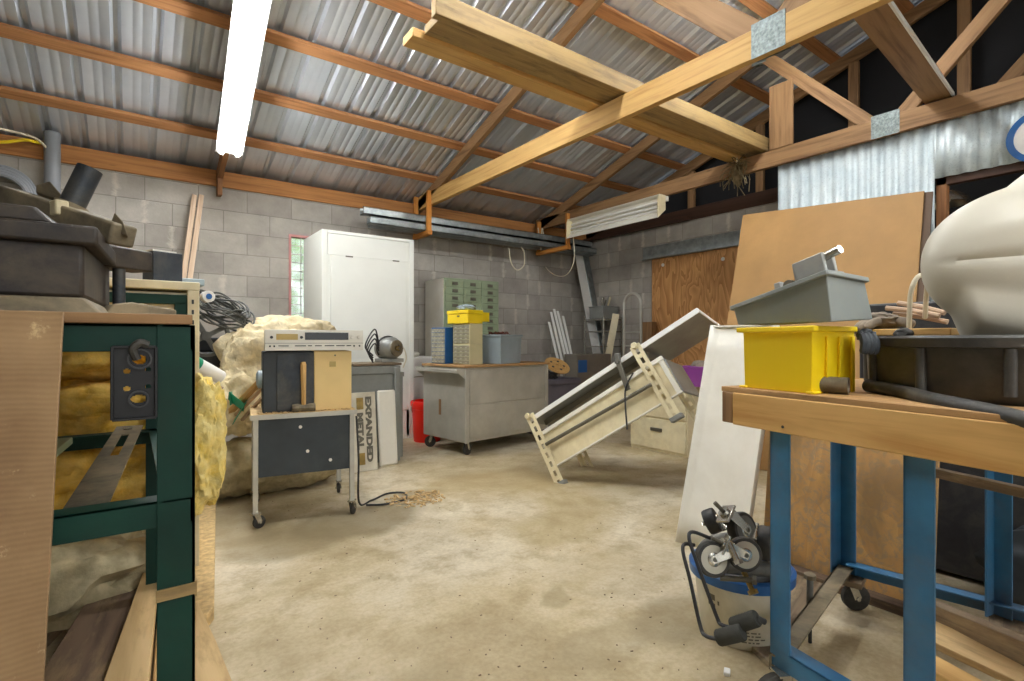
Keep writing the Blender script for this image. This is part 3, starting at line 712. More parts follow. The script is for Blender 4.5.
flat([(40, 640), (120, 560), (150, 540), (60, 520)], .05, .05, 'floor_board', 'grey_wood', 'greyed wide board at the bottom of the pile under the rack')
flat([(150, 720), (158, 600), (185, 600), (190, 720)], .10, .02, 'floor_board', 'hardboard', 'brown hardboard piece directly behind the green post foot')
# ---------------- the old machine on the rack
mc = thing('cast_iron_machine', 'dusty black cast-iron machine base standing on the green rack', 'machine', (-.35, 1.6, 1.05))
bz = 1.05
def rect(x0, y0, x1, y1, z): return [V((x0, y0, z)), V((x1, y0, z)), V((x1 + .03, y1, z)), V((x0, y1, z))]
MB().hull_box(rect(-.62, 1.30, -.045, 1.86, bz), rect(-.60, 1.33, -.075, 1.8, bz + .035)).build('flared_foot', 'dustgrey', mc, .006)
MB().hull_box(rect(-.6, 1.35, -.078, 1.76, bz + .035), rect(-.6, 1.35, -.078, 1.76, 1.195)).build('body', 'blackdust', mc, .008)
MB().hull_box(rect(-.64, 1.33, -.055, 1.80, 1.19), rect(-.64, 1.33, -.055, 1.80, 1.228)).build('table_rim', 'blackdust', mc, .006)
m = MB().hull_box(rect(-.64, 1.345, -.125, 1.6, 1.228), rect(-.64, 1.345, -.15, 1.6, 1.258)); m.build('raised_table', 'blackdust', mc, .006)
a = aT(119, 282, 1.36); m = MB().cyl((a.x, a.y, bz + .02), (a.x, a.y, 1.2), .014, n=16); m.build('column', 'ironblue', mc)
a = aT(118, 258, 1.36); b = aT(143, 263, 1.44); m = MB().bar(a - V((.09, .05, 0)), b, .075, .055); m.build('side_arm', 'blackdust', mc, .005)
a = aT(105, 304, 1.2); b = aT(178, 304, 1.36); m = MB().prism([(0, 0), (.17, 0), (.17, .018), (.06, .038), (.02, .034), (0, .012)], (a.x, a.y, bz + .001), (b - a).normalized(), Z3, V((-.02, .09, 0))); m.build('pedal', 'dustgrey', mc, .004)
# tool rest lying across the machine
a = aT(10, 198, 1.25); b = aT(124, 236, 1.17)
tr = thing('tool_rest', 'dusty steel tool rest with a stub tube lying on the machine', 'tool rest', aT(60, 225, 1.3))
m = MB().bar(a, b, .06, .05); m.build('bar', 'dustgrey', tr, .006)
c = aT(71, 207, 1.24); e = aT(90, 169, 1.26); m = MB(); ax = (e - c).normalized()
m.lathe([(.0, 0), (.026, 0), (.026, (e - c).length), (.021, (e - c).length), (.021, .02), (0, .02)], c, ax, 28); m.build('stub_tube', 'ironblue', tr)
m = MB().cyl(c - ax * .015, c + ax * .006, .034, n=24); m.build('collar', 'dustgrey', tr)
m = MB().box(aT(58, 209, 1.19), (.026, .05, .035), .4); m.build('clamp', 'cream', tr, .004)
MB().prism([(0, 0), (.09, 0), (.09, .012), (.045, .04), (0, .02)], aT(36, 193, 1.26), (b - a).normalized(), Z3, V((0, .04, 0))).build('bracket', 'dustgrey', tr, .003); MB().prism([(0, 0), (.06, -.0), (.045, .03), (.02, .045)], aT(108, 230, 1.17), (b - a).normalized(), Z3, V((0, .03, 0))).build('bracket', 'dustgrey', tr, .003)
for k in (.2, .82): MB().box(a + (b - a) * k + V((0, -.033, 0)), (.012, .012, .03), .3).build('bolt', 'black', tr)
# ---------------- pale cabinet beside the rack with a small box and two sticks
cb = thing('steel_cabinet', 'cream steel cabinet with green inner frame behind the rack', 'cabinet', (.0, 2.8, 0))
x1 = aY(200, 300, 2.55).x; x0 = x1 - .62
MB().obox((x0, 2.55, 1.21), (x1 - x0, 0, 0), (0, .5, 0), (0, 0, .035)).build('top', 'cream', cb, .004)
m = MB(); m.obox((x1 - .045, 2.551, 0), (.043, 0, 0), (0, .03, 0), (0, 0, 1.21)); m.obox((x0, 2.551, 0), (.043, 0, 0), (0, .03, 0), (0, 0, 1.21)); m.build('post', 'cream', cb, .003)
for k in range(22): MB().obox((x1 - .03, 2.548, .25 + k * .043), (.008, 0, 0), (0, .004, 0), (0, 0, .018)).build('slot', 'black', cb)
m = MB(); m.obox((x0 + .045, 2.56, 1.15), (x1 - x0 - .09, 0, 0), (0, .02, 0), (0, 0, .04)); m.obox((x1 - .09, 2.56, .5), (.045, 0, 0), (0, .02, 0), (0, 0, .66)); m.build('inner_frame', 'green', cb, .003)
m = MB(); m.obox((x0, 2.59, 0), (x1 - x0 - .002, 0, 0), (0, .44, 0), (0, 0, 1.2)); m.build('body', 'cream', cb)
a = aY(150, 281, 2.62); bx = thing('small_box', 'small slate grey box on top of the cream cabinet', 'box', a)
xx = aY(160, 275, 2.6).x; xe = aY(178, 275, 2.6).x
MB().box(((xx + xe) / 2 - .02, 2.66, 1.246 + .062), (xe - xx + .05, .1, .124), .35).build('box_body', 'ironblue', bx, .003); MB().box(((xx + xe) / 2 - .03, 2.66, 1.374), (xe - xx + .03, .08, .008), .42).build('paper_scrap', 'creamw', bx)
a = aY(180, 279, 2.75); o = MB().box((a.x + .03, 2.8, 1.262), (.11, .16, .03), .1).build('plastic_tray', 'bluegrey', bevel=.003); tag(o, 'pale blue tray on the right end of the cream cabinet', 'tray')
for (ut, ub, lab) in ((194.5, 183.5, 'left of the two thin battens leaning on the block wall'), (201.5, 190, 'right of the two thin battens leaning on the block wall')):
    t_ = aY(ut, 195, 5.52); b_ = aY(ub, 278, 5.3); d_ = (b_ - t_); b_ = t_ + d_ * ((t_.z - .003) / (t_.z - b_.z))
    o = MB().bar(b_, t_, .04, .018, up=(0, 1, 0)).build('wooden_batten', 'stick', bevel=.002); tag(o, lab, 'batten')
# vent pipe, wire and hose loop on the back wall
a = aY(52, 215, 5.5); o = MB().cyl((a.x, 5.52, .0), (a.x, 5.52, 2.66), .052, n=24).build('vent_pipe', 'hosegrey'); tag(o, 'grey plastic vent pipe standing against the back wall', 'pipe')
m = MB().tube(smooth_path([aY(-20, 124, 5.0), aY(10, 131, 5.2), aY(35, 138, 5.4), aY(48, 150, 5.5), aY(52, 162, 5.5)]), .009, 8); tag(m.build('wire', 'cord'), 'cream wire drooping from the roof into the grey pipe', 'wire')
m = MB().tube(smooth_path([aY(-20, 142, 5.40), aY(5, 142, 5.44), aY(25, 140, 5.48), aY(40, 143, 5.55)]), .012, 8); tag(m.build('wire', 'yellow'), 'yellow cable lying along the wall plate at far left', 'wire')
c = aY(0, 193, 5.53); m = MB()
for k in range(4): m.tube(arc(c + V((0, -.015 * k, -.01 * k)), .2 - .012 * k, 0, 2 * PI, X3, Z3, 40)[:-1], .02, 8, closed=True)
tag(m.build('hose_coil', 'hosegrey'), 'coiled grey hose hung on the block wall at far left', 'hose')
m = MB().tube([c + V((.0, .07, .2)), c + V((0, -.08, .2))], .008, 8); tag(m.build('wall_hook', 'black'), 'iron peg in the block wall holding the coiled grey hose', 'hook')
# ---------------- black cables on a dark machine behind
c = aY(226, 345, 4.0)
eq = thing('blower', 'dark blower housing with a grey pulley wheel under the cables', 'machine', (c.x, 4.2, 0))
MB().box((c.x - .19, 4.24, .46), (.36, .4, .92)).build('housing', 'black', eq, .01)
w0 = aY(206, 336, 3.98); m = MB(); m.lathe([(.12, -.03), (.14, -.03), (.14, .03), (.12, .03), (.115, 0), (.12, -.03)], w0, (0, -1, 0), 32); m.lathe([(0, -.03), (.03, -.03), (.03, .03), (0, .03)], w0, (0, -1, 0), 16)
for k in range(4):
    a_ = k * PI / 2 + .5; m.bar(w0, w0 + V((math.cos(a_) * .125, 0, math.sin(a_) * .125)), .03, .02, up=(0, 1, 0))
m.build('pulley', 'greyrub', eq)
MB().box((c.x + .0, 4.2, .97), (.22, .2, .10), .5).build('motor_block', 'charcoal', eq, .015)
cc = thing('cable_coil', 'loose coil of dusty black cables with a white plug', 'cable', (c.x, 3.95, 1.0))
m = MB(); rr = random.Random(5); cen = aY(224, 312, 3.95)
ex_ = V((.96, .1, -.28)).normalized(); ey_ = V((-.1, .75, .45)).normalized()
for k in range(13):
    pts = []; ra = .125 + .06 * rr.random(); off = V((rr.uniform(-.03, .02), rr.uniform(-.05, .05), rr.uniform(-.04, .06)))
    for i in range(40):
        a_ = 2 * PI * i / 40; pts.append(cen + off + ex_ * (ra * math.cos(a_)) + ey_ * (ra * .75 * math.sin(a_)) + Z3 * (.02 * math.sin(3 * a_ + k)))
    m.tube(pts, .0065, 6, closed=True)
m.build('loops', 'cable', cc)
p_ = aY(206, 297, 3.80); m = MB().cyl(p_, p_ + V((.01, -.06, 0)), .036, n=20); m.build('plug', 'mortar_white', cc); m = MB().cyl(p_ + V((.01, -.06, 0)), p_ + V((.011, -.063, 0)), .018, n=16); m.build('socket', 'blue_trim', cc)
# ---------------- tan insulation rolls behind the desk
ins = [((aY(270, 372, 3.86)), (.64, .40, .70), 31, 'insul_tan', 'largest dusty tan insulation bundle behind the black speaker'), ((aY(292, 345, 4.25)), (.66, .42, .40), 37, 'insul_tan', 'torn tan insulation bundle piled highest behind the receiver'),
       ((aY(236, 402, 3.75)), (.36, .32, .40), 41, 'insul_tan', 'pale insulation wad below the dark blower')]
for c, s, sd, mt, lab in ins:
    tag(MB().lump(c, s, sd, .3, 2.0, 5, power=.85, amp2=.07).build('insulation_bundle', mt), lab, 'insulation')
a = aZ(240, 462, .14); b = aZ(345, 452, .14); c1 = V((.40, 3.70, .19)); c2 = V((1.15, 3.78, .19))
m = MB(); R_ = .19
pts = [c1 + (c2 - c1) * (i / 14) for i in range(15)]
m.tube(pts, [R_ * (.86 + .14 * math.sin(PI * i / 14) + .05 * noise.noise(V((i * .7, 0, 0)))) for i in range(15)], 26)
bmesh.ops.subdivide_edges(m.bm, edges=m.bm.edges[:], cuts=1)
for v in m.bm.verts: v.co += V((0, 1, 1)) * .025 * noise.noise(v.co * 9) + V((0, 1, 1)) * .012 * noise.noise(v.co * 28)
for f in m.bm.faces: f.smooth = True
tag(m.build('insulation_roll', 'kraft'), 'silvery wrinkled insulation roll lying on the floor behind the desk', 'insulation')
tag(MB().lump(aZ(222, 478, .07) + V((0, .1, 0)), (.2, .18, .14), 3, .25, 3, 3).build('crumpled_bag', 'purple' if False else 'totegrey'), 'crumpled lilac plastic bag on the floor below the yellow batt', 'bag')
# caulk tube, tape roll, sticks and green tray on the insulation
ct = thing('caulk_tube', 'white sealant tube with a green band by the green post', 'tube', aT(205, 370, 2.6))
a = aT(189, 360, 2.45); b = aT(220, 377, 2.62); ax = (b - a).normalized(); Lc = (b - a).length
MB().cyl(a + ax * Lc * .25, b, .034, n=22).build('barrel', 'white', ct); MB().cyl(a, a + ax * Lc * .25, .035, n=22).build('band', 'teal', ct)
MB().cyl(a - ax * .05, a, .008, .014, n=12).build('nozzle', 'white', ct)
a = aT(188, 376, 2.4); b = aT(222, 389, 2.5); tag(MB().bar(a, b, .035, .022).build('wood_scrap', 'stick', bevel=.003), 'short pale wood scrap just below the white sealant tube', 'wood scrap')
c = aT(199, 387, 2.38); m = MB().lathe([(.025, -.02), (.05, -.02), (.05, .02), (.025, .02), (.025, -.02)], c, (.3, -.5, .8), 28); tag(m.build('tape_roll', 'oldboard'), 'roll of brown tape beside the pale wood scrap', 'tape')
for (p_, q_, w_, mt, lab) in (((230, 412), (271, 371), .035, 'handle', 'thick round-edged stick slanting up to the black speaker'), ((236, 415), (268, 382), .022, 'stick', 'thin grey stick lying below the thick slanting stick'), ((242, 420), (262, 398), .02, 'stick', 'shortest stick of the slanting bundle, lowest')):
    tag(MB().bar(aT(*p_, 3.2), aT(*q_, 3.0), w_, w_ * .8).build('wooden_stick', mt, bevel=.004), lab, 'stick')
c = aT(236, 408, 3.1); e1 = (aT(245, 404, 3.1) - aT(230, 392, 3.1)); e2 = (aT(232, 425, 3.12) - aT(245, 404, 3.1))
gt = thing('green_tray', 'green plastic bracket tray lying among the slanting sticks', 'tray', c)
m = MB(); m.obox(aT(229, 392, 3.1), e1 * 1.05, V((0, .04, -.05)), Z3 * .006 + V((0, .003, 0))); m.obox(aT(245, 404, 3.1), e2, V((0.02, .05, .03)), V((.006, 0, .003))); m.obox(aT(229, 392, 3.1), V((.004, 0, -.08)), V((.02, .05, 0)), V((.005, 0, 0)))
m.build('tray_body', 'teal', gt, .002)
# ================================================================ middle of the room
def caster(par, x, y, top, r=.04, w=.022, rz=0.0, mat='rubber', off=.02, name='caster'):
    R = Matrix.Rotation(rz, 3, 'Z'); f = R @ V((off, 0, 0)); s = R @ V((0, 1, 0)); c = V((x, y, r)) + f
    m = MB()
    for k in (-1, 1): m.bar(c + s * k * (w / 2 + .004), V((x, y, top - .004)) + s * k * (w / 2 + .004), .003, .026, up=(R @ V((1, 0, 0))))
    m.box((x, y, top - .003), (.05, w + .014, .006), rz)
    o = m.build(name, 'chrome', par)
    m = MB().lathe([(0, -w / 2), (r * .8, -w / 2), (r, -w / 2 * .6), (r, w / 2 * .6), (r * .8, w / 2), (0, w / 2)], c, s, 24); m.build('wheel', mat, o)
    m = MB().cyl(c - s * (w / 2 + .009), c + s * (w / 2 + .009), .007, n=10); m.build('axle', 'chrome', o)
    return o
def legmesh(x, y, z0, z1, w=.024): return MB().box((x, y, (z0 + z1) / 2), (w, w, z1 - z0))
# ---------------- small steel desk on casters
dx0, dy0 = .515, 2.99; dw, dd, dh = .52, .47, .605
dk = thing('rolling_desk', 'low charcoal-panelled steel desk on casters with a cluttered top', 'desk', (dx0 + dw / 2, dy0 + dd / 2, 0))
MB().obox((dx0 - .012, dy0 - .02, dh - .022), (dw + .024, 0, 0), (0, dd + .03, 0), (0, 0, .022)).build('desktop', 'tan_board', dk, .003)
MB().obox((dx0 - .014, dy0 - .022, dh - .026), (dw + .028, 0, 0), (0, .003, 0), (0, 0, .026)).build('edge_trim', 'steel', dk)
for (x, y) in ((0, 0), (dw, 0), (0, dd), (dw, dd)):
    lx, ly = dx0 + x + (.012 if x == 0 else -.012), dy0 + y
    legmesh(lx, ly, .08, dh - .022, .026).build('leg', 'steel', dk, .002)
    caster(dk, lx, ly, .085, .033, .02, .5 + x + y)
p = MB().obox((dx0 + .026, dy0 - .004, .27), (dw - .052, 0, 0), (0, .008, 0), (0, 0, dh - .022 - .27)).build('modesty_panel', 'darkpanel', dk)
for (u, v) in ((301, 427), (308, 451), (330, 459)):
    q = aY(u, v, dy0 - .005); MB().lathe([(0, 0), (.009, 0), (.009, .003), (0, .004)], q, (0, -1, 0), 14).build('paint_dab', 'mortar_white', p)
m = MB(); m.obox((dx0 + .03, dy0 + .03, .29), (dw - .06, 0, 0), (0, dd - .06, 0), (0, 0, .012)); m.build('under_shelf', 'steel', dk)
m = MB().tube(smooth_path([(dx0 + .08, dy0 + .3, .3), (dx0 + .15, dy0 + .28, .24), (dx0 + .32, dy0 + .25, .23), (dx0 + dw, dy0 + .2, .27), (dx0 + dw + .03, dy0 + .12, .3)]), .006, 7)
tag(m.build('power_cord', 'black'), 'black cord sagging below the small charcoal desk', 'cord')
pts = [(1.08, 3.05, .55), (1.09, 3.04, .3), (1.10, 3.06, .03), (1.2, 3.12, .008), (1.34, 3.2, .008), (1.43, 3.15, .008), (1.38, 3.02, .008), (1.24, 3.0, .008), (1.14, 3.05, .008)]
tag(MB().tube(smooth_path(pts), .006, 7).build('power_cord', 'black'), 'black cord hanging off the desk corner and looping on the floor', 'cord')
# items on the desk
zt = dh
a = aY(262, 400, dy0 + .05); b = aY(310, 400, dy0 + .05)
sp = thing('speaker_box', 'charcoal loudspeaker box standing on the small desk', 'speaker', (a.x, dy0 + .2, zt))
sx, sw, sh = a.x, b.x - a.x + .02, .335
MB().obox((sx, dy0 + .05, zt), (sw, 0, 0), (0, .24, 0), (0, 0, sh)).build('cabinet', 'charcoal', sp, .006)
MB().obox((sx + .07, dy0 + .044, zt + .012), (sw - .075, 0, 0), (0, .006, 0), (0, 0, sh - .024)).build('grille', 'ironblue', sp, .002)
q = V((sx - .0, dy0 + .13, zt + .18)); MB().lathe([(0, 0), (.05, 0), (.05, .02), (.03, .03), (0, .03)], q, (-1, 0, 0), 24).build('side_cone', 'bluegrey', sp)
a = aY(313, 400, dy0 + .04); b = aY(349, 400, dy0 + .04)
tb = thing('speaker_box', 'tan veneered box standing beside the charcoal speaker on the desk', 'speaker', (a.x, dy0 + .2, zt))
MB().obox((a.x, dy0 + .04, zt), (b.x - a.x, 0, 0), (0, .25, 0), (0, 0, sh)).build('cabinet', 'tanveneer', tb, .004)
MB().obox((a.x + (b.x - a.x) * .4, dy0 + .0385, zt + .245), (.035, 0, 0), (0, .002, 0), (0, 0, .03)).build('badge', 'amber', tb)
MB().cyl((a.x + (b.x - a.x) * .55, dy0 + .042, zt + .31), (a.x + (b.x - a.x) * .55, dy0 + .037, zt + .31), .005, n=10).build('screw', 'hinge', tb)
# stereo receiver
ry = dy0 + .02; a = aY(265, 345, ry); b = aY(360.5, 322, ry); rz0 = zt + sh + .006; rw = b.x - a.x; rh = .115
rc = thing('stereo_receiver', 'silver stereo receiver lying across the two speaker boxes', 'receiver', (a.x + rw / 2, ry + .15, rz0))
MB().obox((a.x + .006, ry + .012, rz0), (rw - .012, 0, 0), (0, .28, 0), (0, 0, rh - .004)).build('case', 'silver', rc, .003)
MB().obox((a.x, ry, rz0 - .002), (rw, 0, 0), (0, .012, 0), (0, 0, rh)).build('faceplate', 'silver', rc, .002)
def fx(f): return a.x + rw * f
def fz(f): return rz0 + rh * f
def fpanel(f0, f1, g0, g1, name, mt, d=.003): MB().obox((fx(f0), ry - d, fz(g0)), (rw * (f1 - f0), 0, 0), (0, d + .001, 0), (0, 0, rh * (g1 - g0))).build(name, mt, rc)
fpanel(.39, .84, .5, .86, 'display', 'dark'); fpanel(.11, .32, .5, .78, 'tape_window', 'amber'); fpanel(.0, 1, .33, .35, 'seam', 'hinge', .001)
for f in (.065, .355): MB().cyl((fx(f), ry, fz(.62)), (fx(f), ry - .006, fz(.62)), .008, n=14).build('button', 'black', rc)
for f in (.88, .955): MB().lathe([(0, 0), (.011, 0), (.011, .012), (.009, .014), (0, .014)], (fx(f), ry, fz(.64)), (0, -1, 0), 20).build('knob', 'silver', rc)
for f0, f1 in ((.13, .23), (.29, .40), (.42, .46), (.49, .56), (.59, .69), (.71, .8), (.82, .87)): fpanel(f0, f1, .19, .235, 'key', 'dark', .002)
for f in (.05, .09, .9, .96): MB().cyl((fx(f), ry, fz(.2)), (fx(f), ry - .004, fz(.2)), .005, n=12).build('button', 'dark', rc)
# club hammer
hx0 = aY(304, 403, dy0 + .005).x
hm = thing('hammer', 'club hammer standing on its head against the charcoal speaker', 'hammer', (hx0, dy0 + .02, zt))
m = MB().lathe([(0, -.06), (.02, -.06), (.023, -.054), (.023, -.03), (.019, -.02), (.019, .02), (.023, .03), (.023, .054), (.02, .06), (0, .06)], (hx0 - .0, dy0 + .012, zt + .0235), (1, 0, 0), 8); m.build('head', 'dustgrey', hm)
m = MB().tube([(hx0, dy0 + .014, zt + .02), (hx0, dy0 + .02, zt + .12), (hx0, dy0 + .028, zt + .26), (hx0, dy0 + .03, zt + .275)], [.012, .013, .016, .012], 12); m.build('handle', 'handle', hm)
rr = random.Random(9); m = MB()
for i in range(90):
    c = V((dx0 + rr.uniform(.02, dw - .02), dy0 + rr.uniform(0, .05), zt + .003)); m.box(c, (rr.uniform(.004, .016), rr.uniform(.003, .008), .004), rr.uniform(0, 3))
tag(m.build('wood_crumbs', 'tan_board'), 'tan crumbs and chips scattered on the desk edge', 'debris', kind='stuff')
piv = V((.775, 3.0, 0)); RZ = Matrix.Rotation(math.radians(-9), 3, 'Z')
for o in (dk, sp, tb, rc, hm, bpy.data.objects['wood_crumbs']):
    o.location = piv + RZ @ (o.location - piv); o.rotation_euler.z = math.radians(-9)
# ---------------- grey tub, sign and motor behind the desk
gx0 = aY(347, 400, 4.07).x; gx1 = aY(399, 400, 4.07).x; gy = 4.07
tb = thing('metal_tub', 'grey enamelled tub standing on the floor by the red bucket', 'tub', ((gx0 + gx1) / 2, gy + .2, 0))
m = MB(); bin_mesh(m, (gx0, gy, .0), V((gx1 - gx0, 0, 0)), V((0, .42, 0)), Z3 * .79, .04); m.build('basin', 'greypaint', tb, .006)
m = MB(); m.obox((gx1 - .05, gy - .03, .0), (.05, 0, 0), (0, .03, 0), (0, 0, .78)); m.build('corner_leg', 'greypaint', tb, .008)
m = MB(); m.obox((gx1 + .012, gy + .1, 0), (.07, 0, 0), (0, .05, 0), (0, 0, .69)); m.obox((gx1 + .005, gy + .09, .69), (.085, 0, 0), (0, .07, 0), (0, 0, .04)); m.build('side_leg', 'greypaint', tb, .006)
a = aY(376, 391, 4.0); b = aY(397, 462, 3.96)
def leaning(px, py_, pz, w, h, th, lean, name, mat, rz=0.0, bev=.003):
    """upright sheet whose foot is at (px,py), leaning back by 'lean' metres at the top"""
    ex = V((math.cos(rz), math.sin(rz), 0)); bk = V((-math.sin(rz), math.cos(rz), 0)); up_ = (Z3 * math.sqrt(max(1e-4, h * h - lean * lean)) + bk * lean)
    nrm = up_.cross(ex).normalized(); nrm = nrm if nrm.dot(bk) > 0 else -nrm
    return MB().obox((px, py_, pz), ex * w, up_, nrm * th), ex, up_.normalized(), nrm
m, ex, up_, nn = leaning(b.x - .155, 3.93, .003, .155, .6, .03, .06, 'x', 'creamw')
tag(m.build('enamel_panel', 'creamw', bevel=.02), 'blank cream enamel panel leaning on the grey tub', 'panel')
sx0 = aY(352, 430, 3.9).x; sw = aY(376, 430, 3.9).x - sx0; sh_ = .6
m, ex, up_, nn = leaning(sx0, 3.86, .003, sw, sh_, .006, .06, 'x', 'creamw')
so = V((sx0, 3.86, .003)) - nn * .001
sgn = thing('metal_sign', 'dirty white sign lettered EXPANDED METAL standing on end by the desk', 'sign', so)
m.build('sign_panel', 'pail', sgn, .002)
def text_mesh(txt, size, o, ex, ey, mat, par, name='lettering', fit=None):
    cu = bpy.data.curves.new('txt', 'FONT'); cu.body = txt; cu.size = size; cu.extrude = .0008; cu.align_x = 'LEFT'; cu.offset = .003
    ob = bpy.data.objects.new('txt', cu); COL.objects.link(ob); bpy.context.view_layer.update()
    me = bpy.data.meshes.new_from_object(ob.evaluated_get(bpy.context.evaluated_depsgraph_get())); bpy.data.objects.remove(ob)
    xs = [v.co.x for v in me.vertices]; ys = [v.co.y for v in me.vertices]; x0, x1, y0, y1 = min(xs), max(xs), min(ys), max(ys)
    W, H = fit; ez = ex.cross(ey).normalized(); base = WLOC[par.name]
    for v in me.vertices:
        c = v.co.copy(); v.co = V(o) + ex * ((c.x - x0) / (x1 - x0) * W) + ey * ((c.y - y0) / (y1 - y0) * H) + ez * (c.z + .0006) - base
    me.materials.append(MT[mat]); t = bpy.data.objects.new(name, me); COL.objects.link(t); t.parent = par; return t
rx, ryv = -up_, ex     # letters run down the sign
text_mesh('EXPANDED', .05, so + up_ * .565 + ex * (sw * .56), rx, ryv, 'hinge', sgn, fit=(.50, sw * .26))
text_mesh('METAL', .05, so + up_ * .445 + ex * (sw * .20), rx, ryv, 'hinge', sgn, fit=(.28, sw * .26))
for k in (.47, .05): MB().obox(so + up_ * k + ex * sw * .2 - nn * .002, ex * sw * .28, up_ * .09, nn * .002).build('dark_square', 'brass', sgn)
c = aY(389, 347, gy + .15); bz = .79 + .004
mo = thing('electric_motor', 'dusty grey electric motor with loose wires on the grey tub', 'motor', (c.x, gy + .2, bz))
mc_ = V((c.x, gy + .17, bz + .14)); ax = V((.35, -.9, 0)).normalized()
m = MB().lathe([(0, -.1), (.06, -.1), (.085, -.08), (.095, -.06), (.095, .06), (.085, .08), (.06, .1), (0, .1)], mc_, ax, 28); m.build('housing', 'coolgrey', mo)
m = MB().lathe([(.03, 0), (.07, .0), (.07, .012), (.06, .016), (.03, .016), (.03, 0)], mc_ + ax * .098, ax, 24); m.build('end_bell', 'dustgrey', mo)
MB().lathe([(0, 0), (.022, 0), (.022, .02), (0, .02)], mc_ + ax * .1, ax, 16).build('bearing_cap', 'brass', mo)
MB().cyl(mc_ + ax * .1, mc_ + ax * .15, .009, n=12).build('shaft', 'chrome', mo)
m = MB().obox((c.x - .09, gy + .09, bz + .022), (.2, 0, 0), (0, .16, 0), (0, 0, .03)); m.build('foot', 'coolgrey', mo, .004)
MB().tube(arc(mc_, .1, -.5, PI + .6, X3, Z3, 20), .008, 6).build('strap', 'black', mo)
rr = random.Random(4)
for k in range(4):
    p = mc_ + V((-.09, -.02, .02 * k - .02)); pts = [p, p + V((-.05, -.03, .06 + .02 * k)), p + V((-.1 - .01 * k, -.03, -.02)), p + V((-.07, -.05, -.1))]
    MB().tube(smooth_path(pts), .006, 7).build('wire', 'black', mo)
p = mc_ + V((.1, -.02, .03)); MB().tube(smooth_path([p, p + V((.04, 0, -.04)), p + V((.05, -.02, -.12)), p + V((.02, -.02, -.2))]), .005, 7).build('wire', 'cord', mo)
o = MB().obox((gx0 + .05, gy - .01, .7945), (gx1 - gx0 - .03, 0, 0), (0, .36, 0), (0, 0, .02)).build('plank_offcut', 'grey_wood', bevel=.003); tag(o, 'grey plank offcut across the tub under the motor', 'plank')
# ---------------- white cabinet
kx0, kx1, ky, kz = 1.414, 2.335, 4.92, 2.03
kb = thing('tall_cabinet', 'tall white wooden cabinet in front of the small window', 'cabinet', ((kx0 + kx1) / 2, 5.2, 0))
MB().obox((kx0, ky, .0), (kx1 - kx0, 0, 0), (0, .62, 0), (0, 0, kz)).build('body', 'cabwhite', kb, .004)
st = .05
m = MB(); m.obox((kx0, ky - .018, 0), (st, 0, 0), (0, .018, 0), (0, 0, kz)); m.obox((kx1 - st, ky - .018, 0), (st, 0, 0), (0, .018, 0), (0, 0, kz)); m.obox((kx0 + st, ky - .018, kz - .03), (kx1 - kx0 - 2 * st, 0, 0), (0, .018, 0), (0, 0, .03))
m.build('face_frame', 'cabwhite', kb, .002)
zf = aY(360, 258, ky).z
MB().obox((kx0 + st + .004, ky - .016, zf + .004), (kx1 - kx0 - 2 * st - .008, 0, 0), (0, .016, 0), (0, 0, kz - .034 - zf - .004)).build('upper_panel', 'cabwhite', kb, .002)
dr = MB().obox((kx0 + st + .03, ky - .022, .3), (kx1 - kx0 - 2 * st - .06, 0, 0), (0, .022, 0), (0, 0, zf - .3)).build('door', 'cabwhite', kb, .002)
m = MB(); m.obox((kx0 + st, ky - .012, .04), (.028, 0, 0), (0, .012, 0), (0, 0, zf - .04)); m.obox((kx1 - st - .028, ky - .012, .04), (.028, 0, 0), (0, .012, 0), (0, 0, zf - .04)); m.obox((kx0 + st, ky - .012, .04), (kx1 - kx0 - 2 * st, 0, 0), (0, .012, 0), (0, 0, .255)); m.build('inner_frame', 'cabwhite', kb)
for f in (.18, .8): MB().obox((kx0 + st + .03 + (kx1 - kx0 - 2 * st - .06) * f, ky - .026, zf - .006), (.07, 0, 0), (0, .006, 0), (0, 0, .012)).build('hinge', 'hinge', dr)
# red bucket, white box
bc = V((2.385, 4.705, 0))
def bucket(o, r0, r1, h, name, mat, label, rimmat=None, wall=.004):
    t = thing(name, label, 'bucket', o)
    MB().lathe([(0, 0), (r0, 0), (r0 + .002, .004), (r0 + (r1 - r0) * .8, h * .8), (r0 + (r1 - r0) * .8 + .008, h * .81), (r0 + (r1 - r0) * .84 + .008, h * .84), (r1, h), (r1 - wall, h), (r0 - wall, .01), (0, .01)], o, Z3, 40).build('pail', mat, t)
    MB().lathe([(r1 - .002, h - .05), (r1 + .01, h - .05), (r1 + .012, h - .012), (r1 + .006, h), (r1 - .006, h + .001), (r1 - .002, h - .05)], o, Z3, 40).build('rim', rimmat or mat, t)
    return t
rb = bucket(bc, .13, .152, .40, 'plastic_bucket', 'red', 'bright red bucket on the floor between grey tub and steel cart')
MB().tube(arc(bc + Z3 * .36, .163, -.4, PI + .4, V((1, 0, 0)), V((0, .5, -.85)), 20), .004, 8).build('handle', 'chrome', rb)
a = aY(412, 356, 5.2); b = aY(431, 356, 5.2)
wb = thing('white_chest', 'white chest behind the red bucket and the steel cart', 'chest', ((a.x + b.x) / 2, 5.3, 0))
MB().obox((a.x - .02, 5.17, 0), (b.x - a.x + .1, 0, 0), (0, .38, 0), (0, 0, .60)).build('body', 'white', wb, .01)
MB().obox((a.x - .03, 5.16, .605), (b.x - a.x + .12, 0, 0), (0, .4, 0), (0, 0, .215)).build('lid', 'white', wb, .012)
tag(MB().lump((a.x + .06, 5.27, .85), (.12, .1, .06), 3, .2, 3, 3).build('cloth_scrap', 'creamw'), 'small pale cloth scrap lying on the white chest', 'cloth')
